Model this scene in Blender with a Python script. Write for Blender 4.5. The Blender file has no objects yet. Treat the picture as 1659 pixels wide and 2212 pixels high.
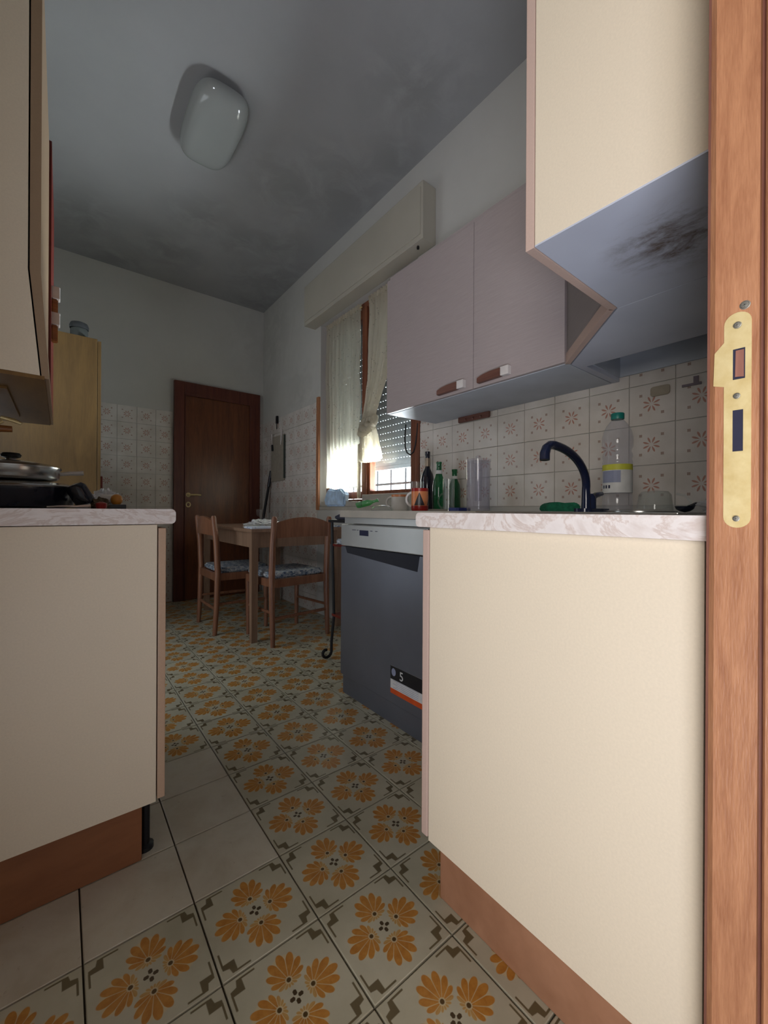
import bpy, bmesh, math, random
from mathutils import Vector, Matrix, noise
random.seed(7)
S = bpy.context.scene
COL = S.collection
PI = math.pi
# ---------------------------------------------------------------- camera
cam_d = bpy.data.cameras.new('camera'); cam = bpy.data.objects.new('camera', cam_d); COL.objects.link(cam)
cam.location = (0, 0, 0.87)
cam_d.sensor_fit = 'VERTICAL'; cam_d.sensor_height = 36.0
cam_d.lens = 880.0/2212*36.0
cam_d.clip_start = 0.02
YAW = math.atan2(0.621, 0.784)
Rm = Matrix.Rotation(-YAW, 4, 'Z') @ Matrix.Rotation(PI/2, 4, 'X') @ Matrix.Rotation(math.radians(0.30), 4, 'Z')
cam.rotation_euler = Rm.to_euler()
cam_d.shift_y = -3.0/2212
S.camera = cam
# ---------------------------------------------------------------- world
W = bpy.data.worlds.new('world'); S.world = W; W.use_nodes = True
bgn = W.node_tree.nodes['Background']
bgn.inputs[0].default_value = (0.86, 0.93, 1.0, 1); bgn.inputs[1].default_value = 3.2
# ---------------------------------------------------------------- lamps
def area(name, loc, target, sx, sy, power, color, spread=None):
    d = bpy.data.lights.new(name, 'AREA'); d.shape = 'RECTANGLE'; d.size = sx; d.size_y = sy
    d.energy = power; d.color = color
    if spread: d.spread = math.radians(spread)
    o = bpy.data.objects.new(name, d); COL.objects.link(o); o.location = loc
    o.rotation_euler = (Vector(target)-Vector(loc)).to_track_quat('-Z', 'Y').to_euler()
    return o
area('hall_window_light', (-1.50, -0.62, 1.20), (0.50, 0.55, 0.95), 0.9, 0.9, 21.5, (1.0, 0.95, 0.89))
area('hall_upward_fill', (-0.75, -0.60, 0.04), (-0.35, -0.35, 2.0), 0.9, 0.9, 60, (0.83, 0.87, 1.0))  # added fill lamp pointing up, brightens cabinet undersides and ceiling
area('garden_light', (2.75, 2.3, 0.50), (1.2, 2.5, 1.6), 1.8, 1.0, 1100, (0.86, 0.94, 1.0))
area('glazed_door_light', (-0.39, 2.56, 1.10), (1.2, 2.5, 1.1), 0.8, 1.9, 6.0, (0.84, 0.92, 1.0))
S.view_settings.view_transform = 'Standard'; S.view_settings.look = 'None'
S.view_settings.gamma = 1.0; S.view_settings.exposure = 0.40
S.view_settings.use_curve_mapping = False

# ================================================================ material helpers
def lin(c):
    return tuple(((x/255)/12.92 if x/255 <= .04045 else ((x/255+.055)/1.055)**2.4) for x in c)
class NT:
    def __init__(s, name, rough=0.5, spec=0.5, metal=0.0):
        s.m = bpy.data.materials.new(name); s.m.use_nodes = True
        s.t = s.m.node_tree; s.b = s.t.nodes['Principled BSDF']; s.out = s.t.nodes['Material Output']
        s.b.inputs['Roughness'].default_value = rough; s.b.inputs['Metallic'].default_value = metal
        s.b.inputs['Specular IOR Level'].default_value = spec
    def n(s, ty, **kw):
        x = s.t.nodes.new(ty)
        for k, v in kw.items(): setattr(x, k, v)
        return x
    def put(s, sock, v):
        if isinstance(v, bpy.types.NodeSocket): s.t.links.new(v, sock)
        else:
            if hasattr(sock.default_value, '__len__') and isinstance(v, (tuple, list)) and len(v) == 3 and len(sock.default_value) == 4: v = (*v, 1)
            sock.default_value = v
    def M(s, op, a, b=0.0, c=None, clamp=False):
        x = s.n('ShaderNodeMath', operation=op, use_clamp=clamp)
        s.put(x.inputs[0], a); s.put(x.inputs[1], b)
        if c is not None: s.put(x.inputs[2], c)
        return x.outputs[0]
    def lt(s, x, thr, soft=0.004):           # 1 where x < thr
        return s.M('DIVIDE', s.M('SUBTRACT', thr, x), soft, clamp=True)
    def mix(s, f, a, b):
        x = s.n('ShaderNodeMix', data_type='RGBA'); s.put(x.inputs[0], f); s.put(x.inputs[6], a); s.put(x.inputs[7], b)
        return x.outputs[2]
    def obj(s):
        return s.n('ShaderNodeTexCoord').outputs['Object']
    def sep(s, v):
        x = s.n('ShaderNodeSeparateXYZ'); s.put(x.inputs[0], v); return x.outputs
    def mapping(s, v, scale=(1, 1, 1), rot=(0, 0, 0), loc=(0, 0, 0)):
        x = s.n('ShaderNodeMapping'); s.put(x.inputs[0], v); x.inputs['Scale'].default_value = scale
        x.inputs['Rotation'].default_value = rot; x.inputs['Location'].default_value = loc
        return x.outputs[0]
    def noise(s, v, scale=5, detail=4, rough=0.5, dist=0.0):
        x = s.n('ShaderNodeTexNoise'); s.put(x.inputs['Vector'], v); x.inputs['Scale'].default_value = scale
        x.inputs['Detail'].default_value = detail; x.inputs['Roughness'].default_value = rough; x.inputs['Distortion'].default_value = dist
        return x.outputs['Fac']
    def ramp(s, f, pts):
        x = s.n('ShaderNodeValToRGB'); s.put(x.inputs[0], f); e = x.color_ramp.elements
        while len(e) < len(pts): e.new(0.5)
        for i, (p, c) in enumerate(pts):
            e[i].position = p; e[i].color = (*c, 1) if len(c) == 3 else c
        return x.outputs[0]
    def color(s, v): s.put(s.b.inputs['Base Color'], v); return s
    def bump(s, h, strength=0.2, dist=0.002):
        x = s.n('ShaderNodeBump'); s.put(x.inputs['Height'], h); x.inputs['Strength'].default_value = strength
        x.inputs['Distance'].default_value = dist; s.t.links.new(x.outputs[0], s.b.inputs['Normal']); return s
    def randv(s): return s.n('ShaderNodeObjectInfo').outputs['Random']

def plain(name, c, rough=0.5, spec=0.5, metal=0.0, var=0.08, scale=30):
    m = NT(name, rough, spec, metal); c = lin(c) if max(c) > 1 else c
    n = m.noise(m.obj(), scale, 3)
    m.color(m.ramp(n, [(0.3, tuple(x*(1-var) for x in c)), (0.7, tuple(min(1, x*(1+var)) for x in c))]))
    return m.m
def wood(name, dark, light, axis='Z', scale=9.0, rough=0.45, spec=0.4, stretch=14, bump=0.15):
    m = NT(name, rough, spec); dark = lin(dark); light = lin(light)
    sc = {'Z': (stretch, stretch, 1), 'X': (1, stretch, stretch), 'Y': (stretch, 1, stretch)}[axis]
    v = m.mapping(m.obj(), sc)
    a = m.noise(v, scale/3, 6, 0.6, 0.6); b = m.noise(v, scale*2.2, 3, 0.5)
    f = m.M('ADD', m.M('MULTIPLY', a, 0.75), m.M('MULTIPLY', b, 0.25))
    m.color(m.ramp(f, [(0.33, dark), (0.66, light)])); m.bump(b, bump, 0.001)
    return m.m
def glassy(name, tint=(1, 1, 1), alpha=0.12, rough=0.03, gloss=1.0):
    """thin clear wall: mostly see-through, with a real glossy reflection"""
    m = NT(name); t = m.t
    tr = m.n('ShaderNodeBsdfTransparent'); tr.inputs[0].default_value = (*tint, 1)
    gl = m.n('ShaderNodeBsdfGlossy'); gl.inputs[0].default_value = (gloss, gloss, gloss, 1); gl.inputs['Roughness'].default_value = rough
    df = m.n('ShaderNodeBsdfDiffuse'); df.inputs[0].default_value = (*[0.6*x+0.3 for x in tint], 1)
    fr = m.n('ShaderNodeFresnel'); fr.inputs[0].default_value = 1.45
    m1 = m.n('ShaderNodeMixShader'); m1.inputs[0].default_value = alpha; t.links.new(tr.outputs[0], m1.inputs[1]); t.links.new(df.outputs[0], m1.inputs[2])
    m2 = m.n('ShaderNodeMixShader'); 
    geo = m.n('ShaderNodeNewGeometry'); m.put(m2.inputs[0], m.M('MULTIPLY', fr.outputs[0], m.M('SUBTRACT', 1.0, geo.outputs['Backfacing']))); t.links.new(m1.outputs[0], m2.inputs[1]); t.links.new(gl.outputs[0], m2.inputs[2])
    t.links.new(m2.outputs[0], m.out.inputs[0])
    return m.m

MAT = {}
# --- floor tile with four flowers
def floor_tile_mat():
    m = NT('floor_tile_print', 0.32, 0.5)
    o = m.sep(m.mapping(m.obj(), (1/0.199,)*3)); au = m.M('ABSOLUTE', o[0]); av = m.M('ABSOLUTE', o[1])
    mx = m.M('MAXIMUM', au, av); mn = m.M('MINIMUM', au, av)
    dx = m.M('SUBTRACT', mx, 0.165)
    r = m.M('SQRT', m.M('ADD', m.M('MULTIPLY', dx, dx), m.M('MULTIPLY', mn, mn)))
    ph = m.M('ARCTAN2', mn, dx)                       # 0 = outwards
    cs = m.M('COSINE', ph)
    big = m.M('MULTIPLY', m.M('ADD', cs, 1.0), 0.5)
    R = m.M('ADD', 0.07, m.M('MULTIPLY', 0.195, m.M('POWER', big, 1.25)))
    k = m.M('MULTIPLY', ph, 13/(2*PI)); fr = m.M('ABSOLUTE', m.M('SUBTRACT', m.M('FRACT', m.M('ADD', k, 0.5)), 0.5))   # 0 at petal axis
    Rt = m.M('MULTIPLY', R, m.M('SUBTRACT', 1.0, m.M('MULTIPLY', m.M('POWER', m.M('MULTIPLY', fr, 2), 2.2), 0.34)))
    petal = m.M('MULTIPLY', m.lt(r, Rt, 0.010), m.M('SUBTRACT', 1.0, m.lt(r, 0.036, 0.008)))
    halfw = m.M('SUBTRACT', 0.5, m.M('DIVIDE', 0.0042, m.M('MAXIMUM', r, 0.02)))
    gap = m.lt(m.M('MULTIPLY', fr, 1.0), halfw, 0.05)
    petal = m.M('MULTIPLY', petal, m.M('MAXIMUM', gap, 0.30))
    # keep the small inner petals apart along the diagonal between two flowers
    diag = m.M('SUBTRACT', 1.0, m.lt(m.M('SUBTRACT', mx, mn), 0.008, 0.006)); petal = m.M('MULTIPLY', petal, diag)
    eye = m.lt(r, 0.024, 0.006)
    c4 = m.lt(m.M('MAXIMUM', m.M('ABSOLUTE', m.M('SUBTRACT', mx, 0.040)), m.M('MULTIPLY', mn, 0.9)), m.M('SUBTRACT', 0.028, m.M('MULTIPLY', mn, 0.55)), 0.005)
    # corner squiggles
    p = m.M('SUBTRACT', 0.5, mx); q = m.M('SUBTRACT', 0.5, mn)
    arm = m.M('MULTIPLY', m.lt(m.M('ABSOLUTE', m.M('SUBTRACT', p, 0.044)), 0.0115, 0.005), m.M('MULTIPLY', m.lt(q, 0.288, 0.01), m.lt(0.13, q, 0.01)))
    block = m.M('MULTIPLY', m.M('MULTIPLY', m.lt(0.034, p, 0.006), m.lt(q, 0.162, 0.008)), m.lt(0.1145, m.M('ADD', q, m.M('MULTIPLY', p, 0.245)), 0.008))
    sq = m.M('MAXIMUM', arm, block)
    wear = m.noise(m.n('ShaderNodeNewGeometry').outputs['Position'], 7, 5, 0.6)
    wear2 = m.noise(m.n('ShaderNodeNewGeometry').outputs['Position'], 60, 3, 0.6)
    base = m.ramp(wear, [(0.3, lin((176, 172, 150))), (0.7, lin((196, 192, 172)))])
    orange = m.ramp(wear2, [(0.3, lin((176, 116, 44))), (0.7, lin((198, 140, 62)))])
    small = lin((190, 152, 92))
    pc = m.mix(m.lt(cs, 0.0, 0.35), orange, small)
    base = m.mix(m.M('MULTIPLY', m.lt(r, m.M('MULTIPLY', R, 0.93), 0.02), 0.5), base, lin((214, 190, 140)))
    col = m.mix(petal, base, pc)
    col = m.mix(eye, col, lin((84, 62, 26))); col = m.mix(c4, col, lin((70, 54, 30)))
    col = m.mix(m.M('MULTIPLY', sq, 0.92), col, lin((92, 78, 46)))
    edge = m.lt(p, 0.018, 0.012); col = m.mix(m.M('MULTIPLY', edge, 0.35), col, lin((140, 130, 112)))
    m.color(col); m.bump(wear2, 0.05, 0.0005)
    m.put(m.b.inputs['Roughness'], m.M('ADD', 0.24, m.M('MULTIPLY', wear, 0.22)))
    return m.m
MAT['floor_tile'] = floor_tile_mat()
def plain_tile_mat():
    m = NT('plain_floor_tile', 0.35, 0.5); P = m.n('ShaderNodeNewGeometry').outputs['Position']
    w = m.noise(P, 6, 6, 0.65, 0.4); g = m.noise(P, 45, 4, 0.7)
    c = m.ramp(w, [(0.25, lin((186, 176, 156))), (0.55, lin((206, 200, 184))), (0.8, lin((196, 184, 158)))])
    m.color(m.mix(m.M('MULTIPLY', m.lt(g, 0.36, 0.05), 0.3), c, lin((130, 112, 84)))); return m.m
MAT['plain_tile'] = plain_tile_mat()
def wall_tile_mat():
    m = NT('star_wall_tile', 0.25, 0.5)
    o = m.sep(m.mapping(m.obj(), (1/0.15,)*3)); au = m.M('ABSOLUTE', o[0]); av = m.M('ABSOLUTE', o[1])
    r = m.M('SQRT', m.M('ADD', m.M('MULTIPLY', au, au), m.M('MULTIPLY', av, av)))
    ph = m.M('ARCTAN2', o[1], o[0]); k = m.M('ADD', m.M('MULTIPLY', ph, 8/(2*PI)), 0.5)
    fr = m.M('ABSOLUTE', m.M('SUBTRACT', m.M('FRACT', m.M('ADD', k, 0.5)), 0.5))
    wdt = m.M('MULTIPLY', m.M('MULTIPLY', fr, 2*PI/8), r)               # lateral distance from the petal axis
    tq = m.M('DIVIDE', m.M('SUBTRACT', r, 0.03), 0.17); prof = m.M('MULTIPLY', 0.025, m.M('POWER', m.M('MAXIMUM', m.M('SINE', m.M('MULTIPLY', m.M('POWER', m.M('MINIMUM', m.M('MAXIMUM', tq, 0.0), 1.0), 1.5), PI)), 0.0), 0.6))
    star = m.M('MULTIPLY', m.lt(wdt, prof, 0.006), m.M('MULTIPLY', m.lt(r, 0.20, 0.01), m.lt(0.028, r, 0.01)))
    a = m.M('SUBTRACT', au, 0.235); b = m.M('SUBTRACT', av, 0.235)
    rot1 = m.M('ABSOLUTE', m.M('ADD', a, b)); rot2 = m.M('ABSOLUTE', m.M('SUBTRACT', a, b))
    dot = m.M('MULTIPLY', m.lt(m.M('MAXIMUM', m.M('ABSOLUTE', a), m.M('ABSOLUTE', b)), 0.037, 0.01), m.M('SUBTRACT', 1.0, m.lt(m.M('MINIMUM', m.M('ABSOLUTE', a), m.M('ABSOLUTE', b)), 0.003, 0.004)))
    dot = m.M('MULTIPLY', dot, 0.8)
    w = m.noise(m.n('ShaderNodeNewGeometry').outputs['Position'], 9, 4)
    base = m.ramp(w, [(0.3, lin((200, 193, 184))), (0.7, lin((218, 212, 205)))])
    col = m.mix(m.M('MULTIPLY', star, 0.8), base, lin((172, 108, 86)))
    col = m.mix(dot, col, lin((142, 108, 92))); m.color(col); return m.m
MAT['wall_tile'] = wall_tile_mat()
def plaster(name, c, stains=(), amt=0.5, sc=(30, 30, 30)):
    m = NT(name, 0.9, 0.1); c = lin(c); P = m.n('ShaderNodeNewGeometry').outputs['Position']
    w = m.noise(P, 2.2, 6, 0.6); col = m.ramp(w, [(0.25, tuple(x*0.9 for x in c)), (0.75, c)])
    if stains:
        tot = None
        for (x, y, z, r) in stains:
            v = m.n('ShaderNodeVectorMath', operation='DISTANCE'); m.put(v.inputs[0], P); v.inputs[1].default_value = (x, y, z)
            g = m.M('SUBTRACT', 1.0, m.M('DIVIDE', v.outputs[1] if v.outputs[1].enabled else v.outputs['Value'], r), clamp=True)
            tot = g if tot is None else m.M('MAXIMUM', tot, g)
        nn = m.noise(P, 5.0, 7, 0.62, 0.5)
        f = m.M('MULTIPLY', m.M('MULTIPLY', tot, m.M('MULTIPLY', m.M('SUBTRACT', nn, 0.36), 5.0, clamp=True)), amt, clamp=True)
        col = m.mix(f, col, tuple(x*0.6 for x in c))
    m.color(col); m.bump(m.noise(P, 60, 4), 0.15, 0.002); return m.m
MAT['ceiling'] = plaster('ceiling_plaster', (164, 164, 164), [(.79, 3.17, 3, .35), (.68, 3.73, 3, .4), (.1, 3.7, 3, .45), (1.34, 3.12, 3, .4), (1.45, 2.3, 3, .5), (1.11, 3.23, 3, .35), (1.2, 2.5, 3, .45), (1.6, 1.9, 3, .3), (1.4, 1.5, 3, .4), (.33, 4.15, 3, .4), (1.55, 3.6, 3, .6), (.2, 1.6, 3, .3), (1.6, 4.1, 3, .4)], 0.6)
MAT['plaster'] = plaster('wall_plaster', (196, 194, 188), [(1.7, 3.95, 2.6, .7), (1.7, 3.4, 1.9, .5), (1.72, 1.75, 2.3, .3)], 0.45)
MAT['grout'] = plain('grout', (84, 74, 62), 0.9, 0.1, scale=20)
MAT['wall_grout'] = plain('wall_grout', (70, 62, 58), 0.9, 0.1, scale=20)
def laminate(name, c, rough=0.45, speck=0.03):
    m = NT(name, rough, 0.35); c = lin(c); o = m.obj()
    g = m.noise(o, 260, 2, 0.6); w = m.noise(o, 3, 3)
    f = m.M('ADD', m.M('MULTIPLY', g, 0.7), m.M('MULTIPLY', w, 0.3))
    m.color(m.ramp(f, [(0.35, tuple(x*(1-speck*2) for x in c)), (0.65, c)])); m.bump(g, 0.04, 0.0005); return m.m
MAT['cream'] = laminate('cream_laminate', (218, 204, 180))
MAT['cream_edge'] = laminate('pinkish_laminate_edge', (192, 166, 152))
def grained(name, c, axis='Y'):
    m = NT(name, 0.42, 0.4); c = lin(c)
    sc = {'X': (3, 60, 60), 'Y': (60, 3, 60), 'XY': (3, 3, 60)}[axis]
    g = m.noise(m.mapping(m.obj(), sc), 4, 4, 0.6)
    m.color(m.ramp(g, [(0.3, tuple(x*0.92 for x in c)), (0.7, tuple(min(1, x*1.04) for x in c))])); m.bump(g, 0.04, 0.0005); return m.m
MAT['tan_edge'] = laminate('tan_laminate_edge', (188, 158, 132))
MAT['door_lam'] = grained('grained_beige_laminate', (166, 154, 152), 'XY')
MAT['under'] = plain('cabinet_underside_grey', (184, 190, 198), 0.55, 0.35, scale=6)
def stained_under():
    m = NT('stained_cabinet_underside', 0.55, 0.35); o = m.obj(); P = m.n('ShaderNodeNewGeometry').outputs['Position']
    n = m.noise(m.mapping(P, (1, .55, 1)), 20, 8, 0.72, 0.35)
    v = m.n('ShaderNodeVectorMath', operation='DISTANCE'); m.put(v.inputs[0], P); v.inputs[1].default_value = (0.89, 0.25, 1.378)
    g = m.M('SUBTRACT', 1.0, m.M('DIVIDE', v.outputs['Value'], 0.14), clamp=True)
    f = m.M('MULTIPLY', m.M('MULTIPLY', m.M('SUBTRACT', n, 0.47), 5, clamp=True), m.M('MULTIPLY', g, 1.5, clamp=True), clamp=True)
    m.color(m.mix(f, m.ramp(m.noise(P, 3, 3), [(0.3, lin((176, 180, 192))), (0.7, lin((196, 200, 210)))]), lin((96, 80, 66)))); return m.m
MAT['under_stain'] = stained_under()
def marble():
    m = NT('marbled_worktop_laminate', 0.35, 0.45); P = m.n('ShaderNodeNewGeometry').outputs['Position']
    v = m.mapping(P, (1, 1.0, 1.6), (0.5, 0.7, 0.3))
    a = m.noise(v, 7, 7, 0.62, 2.4); b = m.noise(v, 22, 4, 0.6, 0.8)
    c = m.ramp(a, [(0.30, lin((202, 190, 182))), (0.46, lin((218, 210, 204))), (0.505, lin((196, 180, 170))), (0.56, lin((216, 208, 202))), (0.8, lin((206, 196, 190)))])
    m.color(m.mix(m.M('MULTIPLY', m.lt(b, 0.42, 0.10), 0.3), c, lin((190, 174, 166)))); return m.m
MAT['marble'] = marble()
MAT['jamb'] = wood('oak_jamb', (146, 96, 66), (178, 126, 90), 'Z', 26, 0.4, 0.4, 9, 0.4)
MAT['jamb_dark'] = wood('oak_jamb_edge', (122, 78, 66), (150, 102, 86), 'Z', 10, 0.4, 0.4)
MAT['plinth'] = wood('brown_plinth_board', (140, 98, 72), (162, 118, 90), 'X', 5, 0.45, 0.35, 4, 0.05)
MAT['door_wood'] = wood('walnut_door_veneer', (84, 44, 24), (122, 70, 38), 'Z', 8, 0.35, 0.5, 10, 0.05)
MAT['door_frame_wood'] = wood('mahogany_frame', (74, 34, 26), (104, 54, 38), 'Z', 8, 0.4, 0.45)
MAT['win_wood'] = wood('window_wood', (94, 50, 36), (138, 84, 56), 'Z', 8, 0.4, 0.4)
MAT['chair_wood'] = wood('chair_beech', (112, 72, 52), (146, 100, 74), 'Z', 8, 0.35, 0.5)
MAT['table_wood'] = wood('table_beech', (124, 98, 80), (154, 124, 102), 'Z', 8, 0.4, 0.45)
MAT['larder_wood'] = wood('olive_oak_veneer', (86, 66, 40), (108, 84, 50), 'Z', 8, 0.4, 0.4, 9, 0.05)
MAT['hood_under'] = wood('brown_hood_underside', (98, 70, 34), (126, 94, 50), 'Y', 6, 0.5, 0.3, 6, 0.05)
MAT['redwood'] = wood('dark_red_wood', (84, 22, 16), (112, 36, 24), 'Z', 8, 0.4, 0.4)
MAT['handle_wood'] = wood('handle_wood', (88, 54, 46), (118, 78, 64), 'Y', 8, 0.4, 0.4)
MAT['handle_cap'] = plain('handle_cap_white_metal', (214, 208, 204), 0.3, 0.5, 0.15)
MAT['handle_orange'] = wood('orange_handle_wood', (120, 70, 28), (168, 108, 54), 'X', 8, 0.35, 0.5)
def brass():
    m = NT('worn_brass', 0.38, 0.5, 0.45); n = m.noise(m.obj(), 40, 5, 0.6); n2 = m.noise(m.obj(), 400, 2, 0.6)
    m.color(m.ramp(n, [(0.3, lin((206, 182, 124))), (0.7, lin((226, 208, 156)))]))
    m.put(m.b.inputs['Roughness'], m.M('ADD', 0.34, m.M('MULTIPLY', n2, 0.2))); return m.m
MAT['brass'] = brass()
MAT['steel'] = plain('stainless_steel', (190, 190, 188), 0.22, 0.5, 0.95)
MAT['dull_steel'] = plain('dull_screw_steel', (140, 138, 130), 0.45, 0.5, 0.8)
MAT['hole_shade'] = plain('mortise_shade_tone', (46, 46, 62), 0.8, 0.2)
MAT['dw_steel'] = plain('graphite_steel', (104, 107, 116), 0.34, 0.5, 0.55, scale=4)
MAT['dw_panel'] = plain('grey_steel_control_panel', (176, 178, 176), 0.32, 0.5, 0.5, scale=4)
MAT['dw_highlight'] = plain('steel_edge_highlight', (205, 205, 205), 0.25, 0.5, 0.7)
MAT['dw_dark'] = plain('dishwasher_handle_recess', (28, 30, 40), 0.5, 0.3)
MAT['black'] = plain('black_plastic', (20, 20, 24), 0.45, 0.4)
MAT['black_gloss'] = plain('black_gloss', (26, 30, 44), 0.16, 0.6)
MAT['tap_finish'] = plain('blue_black_enamel', (30, 38, 66), 0.16, 0.6)
MAT['iron'] = plain('black_iron', (14, 13, 16), 0.5, 0.4)
MAT['dwtop'] = plain('grey_beige_worktop', (176, 170, 158), 0.45, 0.4, scale=12)
MAT['white_cer'] = plain('white_opal_glass', (150, 152, 150), 0.09, 0.6, var=.02, scale=4)
MAT['white'] = plain('white_paint', (214, 210, 204), 0.5, 0.4)
MAT['black_tray'] = plain('dark_tray', (40, 40, 44), 0.3, 0.5)
MAT['green'] = plain('green_sponge', (34, 104, 78), 0.9, 0.2, var=0.25, scale=90)
MAT['cap_green'] = plain('teal_cap', (20, 120, 110), 0.4, 0.5)
MAT['blue'] = plain('blue_plastic', (24, 44, 120), 0.4, 0.5)
MAT['red'] = plain('red_glaze', (150, 34, 30), 0.3, 0.5)
MAT['orange'] = plain('orange_glaze', (206, 130, 84), 0.3, 0.5)
MAT['label_white'] = plain('label_white', (206, 206, 204), 0.5, 0.3)
MAT['label_yellow'] = plain('label_yellow', (196, 196, 70), 0.5, 0.3)
MAT['label_blue'] = plain('label_grey_blue', (140, 146, 170), 0.5, 0.3)
MAT['label_orange'] = plain('label_orange', (196, 80, 34), 0.5, 0.3)
MAT['navy'] = plain('navy_ink', (24, 26, 60), 0.5, 0.3)
MAT['glaze_dark'] = plain('dark_grey_glaze', (52, 48, 50), 0.3, 0.5)
MAT['glass'] = glassy('clear_glass', (0.94, 0.96, 0.96), 0.05)
MAT['smoky_glass'] = glassy('smoky_glass', (0.80, 0.82, 0.80), 0.20, 0.05)
MAT['pane'] = glassy('window_glass', (0.97, 0.98, 0.98), 0.02)
MAT['pet'] = glassy('clear_pet_plastic', (0.90, 0.90, 0.93), 0.13, 0.10)
MAT['pitcher'] = glassy('cloudy_clear_plastic', (0.88, 0.88, 0.92), 0.10, 0.08)
MAT['bag'] = glassy('thin_plastic_bag', (0.95, 0.96, 0.97), 0.55, 0.25)
MAT['green_glass'] = glassy('green_bottle_glass', (0.05, 0.42, 0.22), 0.06, 0.04)
MAT['bright_green_glass'] = glassy('bright_green_glass', (0.25, 0.80, 0.36), 0.20, 0.05)
MAT['dark_bottle'] = plain('dark_navy_bottle_glass', (18, 20, 38), 0.12, 0.7)
MAT['foil'] = plain('dull_foil', (160, 146, 130), 0.4, 0.5, 0.6)
MAT['shutter'] = plain('grey_shutter_slat', (112, 120, 122), 0.5, 0.4)
def cloth_blue():
    m = NT('blue_white_print_cloth', 0.9, 0.1); v = m.n('ShaderNodeTexVoronoi'); m.put(v.inputs['Vector'], m.obj()); v.inputs['Scale'].default_value = 40
    m.color(m.ramp(v.outputs['Distance'], [(0.25, lin((90, 120, 170))), (0.4, lin((208, 214, 224)))])); return m.m
MAT['cloth_blue'] = cloth_blue()
MAT['sill_bag'] = plain('pale_blue_film', (176, 200, 224), 0.5, 0.3, var=.22, scale=22)
def cushion():
    m = NT('patterned_seat_cushion', 0.9, 0.1); n = m.noise(m.obj(), 45, 4, 0.7, 0.5)
    m.color(m.ramp(n, [(0.36, lin((66, 84, 110))), (0.5, lin((150, 158, 166))), (0.6, lin((196, 196, 196)))])); return m.m
MAT['cushion'] = cushion()
def lace(name, c, holes):
    m = NT(name); t = m.t; o = m.obj()
    df = m.n('ShaderNodeBsdfDiffuse'); df.inputs[0].default_value = (*lin(c), 1)
    tl = m.n('ShaderNodeBsdfTranslucent'); tl.inputs[0].default_value = (*lin(c), 1)
    tr = m.n('ShaderNodeBsdfTransparent')
    a = m.n('ShaderNodeMixShader'); a.inputs[0].default_value = 0.5; t.links.new(df.outputs[0], a.inputs[1]); t.links.new(tl.outputs[0], a.inputs[2])
    vo = m.n('ShaderNodeTexVoronoi'); m.put(vo.inputs['Vector'], o); vo.inputs['Scale'].default_value = 55
    n = m.noise(o, 16, 4, 0.6)
    f = m.M('ADD', holes, m.M('MULTIPLY', m.M('MULTIPLY', m.lt(vo.outputs['Distance'], 0.33, 0.15), m.lt(n, 0.5, 0.1)), 0.35), clamp=True)
    b = m.n('ShaderNodeMixShader'); m.put(b.inputs[0], f); t.links.new(a.outputs[0], b.inputs[1]); t.links.new(tr.outputs[0], b.inputs[2])
    t.links.new(b.outputs[0], m.out.inputs[0]); return m.m
MAT['lace'] = lace('cream_lace', (212, 208, 190), 0.18)
MAT['lace_dense'] = lace('gathered_cream_net', (212, 204, 184), 0.05)

# ================================================================ mesh helpers
def B(): return bmesh.new()
def box(bm, x0, x1, y0, y1, z0, z1, bev=0.0):
    g = bmesh.ops.create_cube(bm, size=1.0)
    for v in g['verts']:
        v.co = Vector((x0+(v.co.x+.5)*(x1-x0), y0+(v.co.y+.5)*(y1-y0), z0+(v.co.z+.5)*(z1-z0)))
    if bev > 0:
        es = list({e for v in g['verts'] for e in v.link_edges})
        bmesh.ops.bevel(bm, geom=es, offset=bev, segments=2, affect='EDGES', profile=0.6)
    return bm
def prism(bm, pts, lo, hi, axis='Z', bev=0.0):
    """pts 2-D outline; axis Z:(x,y) X:(y,z) Y:(x,z)"""
    def co(p, h): return {'Z': (p[0], p[1], h), 'X': (h, p[0], p[1]), 'Y': (p[0], h, p[1])}[axis]
    a = [bm.verts.new(co(p, lo)) for p in pts]; b = [bm.verts.new(co(p, hi)) for p in pts]; n = len(pts)
    fs = [bm.faces.new(a[::-1]), bm.faces.new(b)]
    for i in range(n): fs.append(bm.faces.new((a[i], a[(i+1) % n], b[(i+1) % n], b[i])))
    bmesh.ops.recalc_face_normals(bm, faces=fs)
    if bev > 0: bmesh.ops.bevel(bm, geom=list({e for f in fs for e in f.edges}), offset=bev, segments=2, affect='EDGES')
    return bm
def lathe(bm, prof, cx=0, cy=0, z0=0, seg=28, cap=True):
    rings = []
    for r, z in prof:
        rings.append([bm.verts.new((cx+max(r, 1e-4)*math.cos(2*PI*i/seg), cy+max(r, 1e-4)*math.sin(2*PI*i/seg), z0+z)) for i in range(seg)])
    for a, b in zip(rings, rings[1:]):
        for i in range(seg): bm.faces.new((a[i], a[(i+1) % seg], b[(i+1) % seg], b[i]))
    if cap:
        if prof[0][0] > 1e-3: bm.faces.new(rings[0][::-1])
        if prof[-1][0] > 1e-3: bm.faces.new(rings[-1])
    return bm
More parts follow.
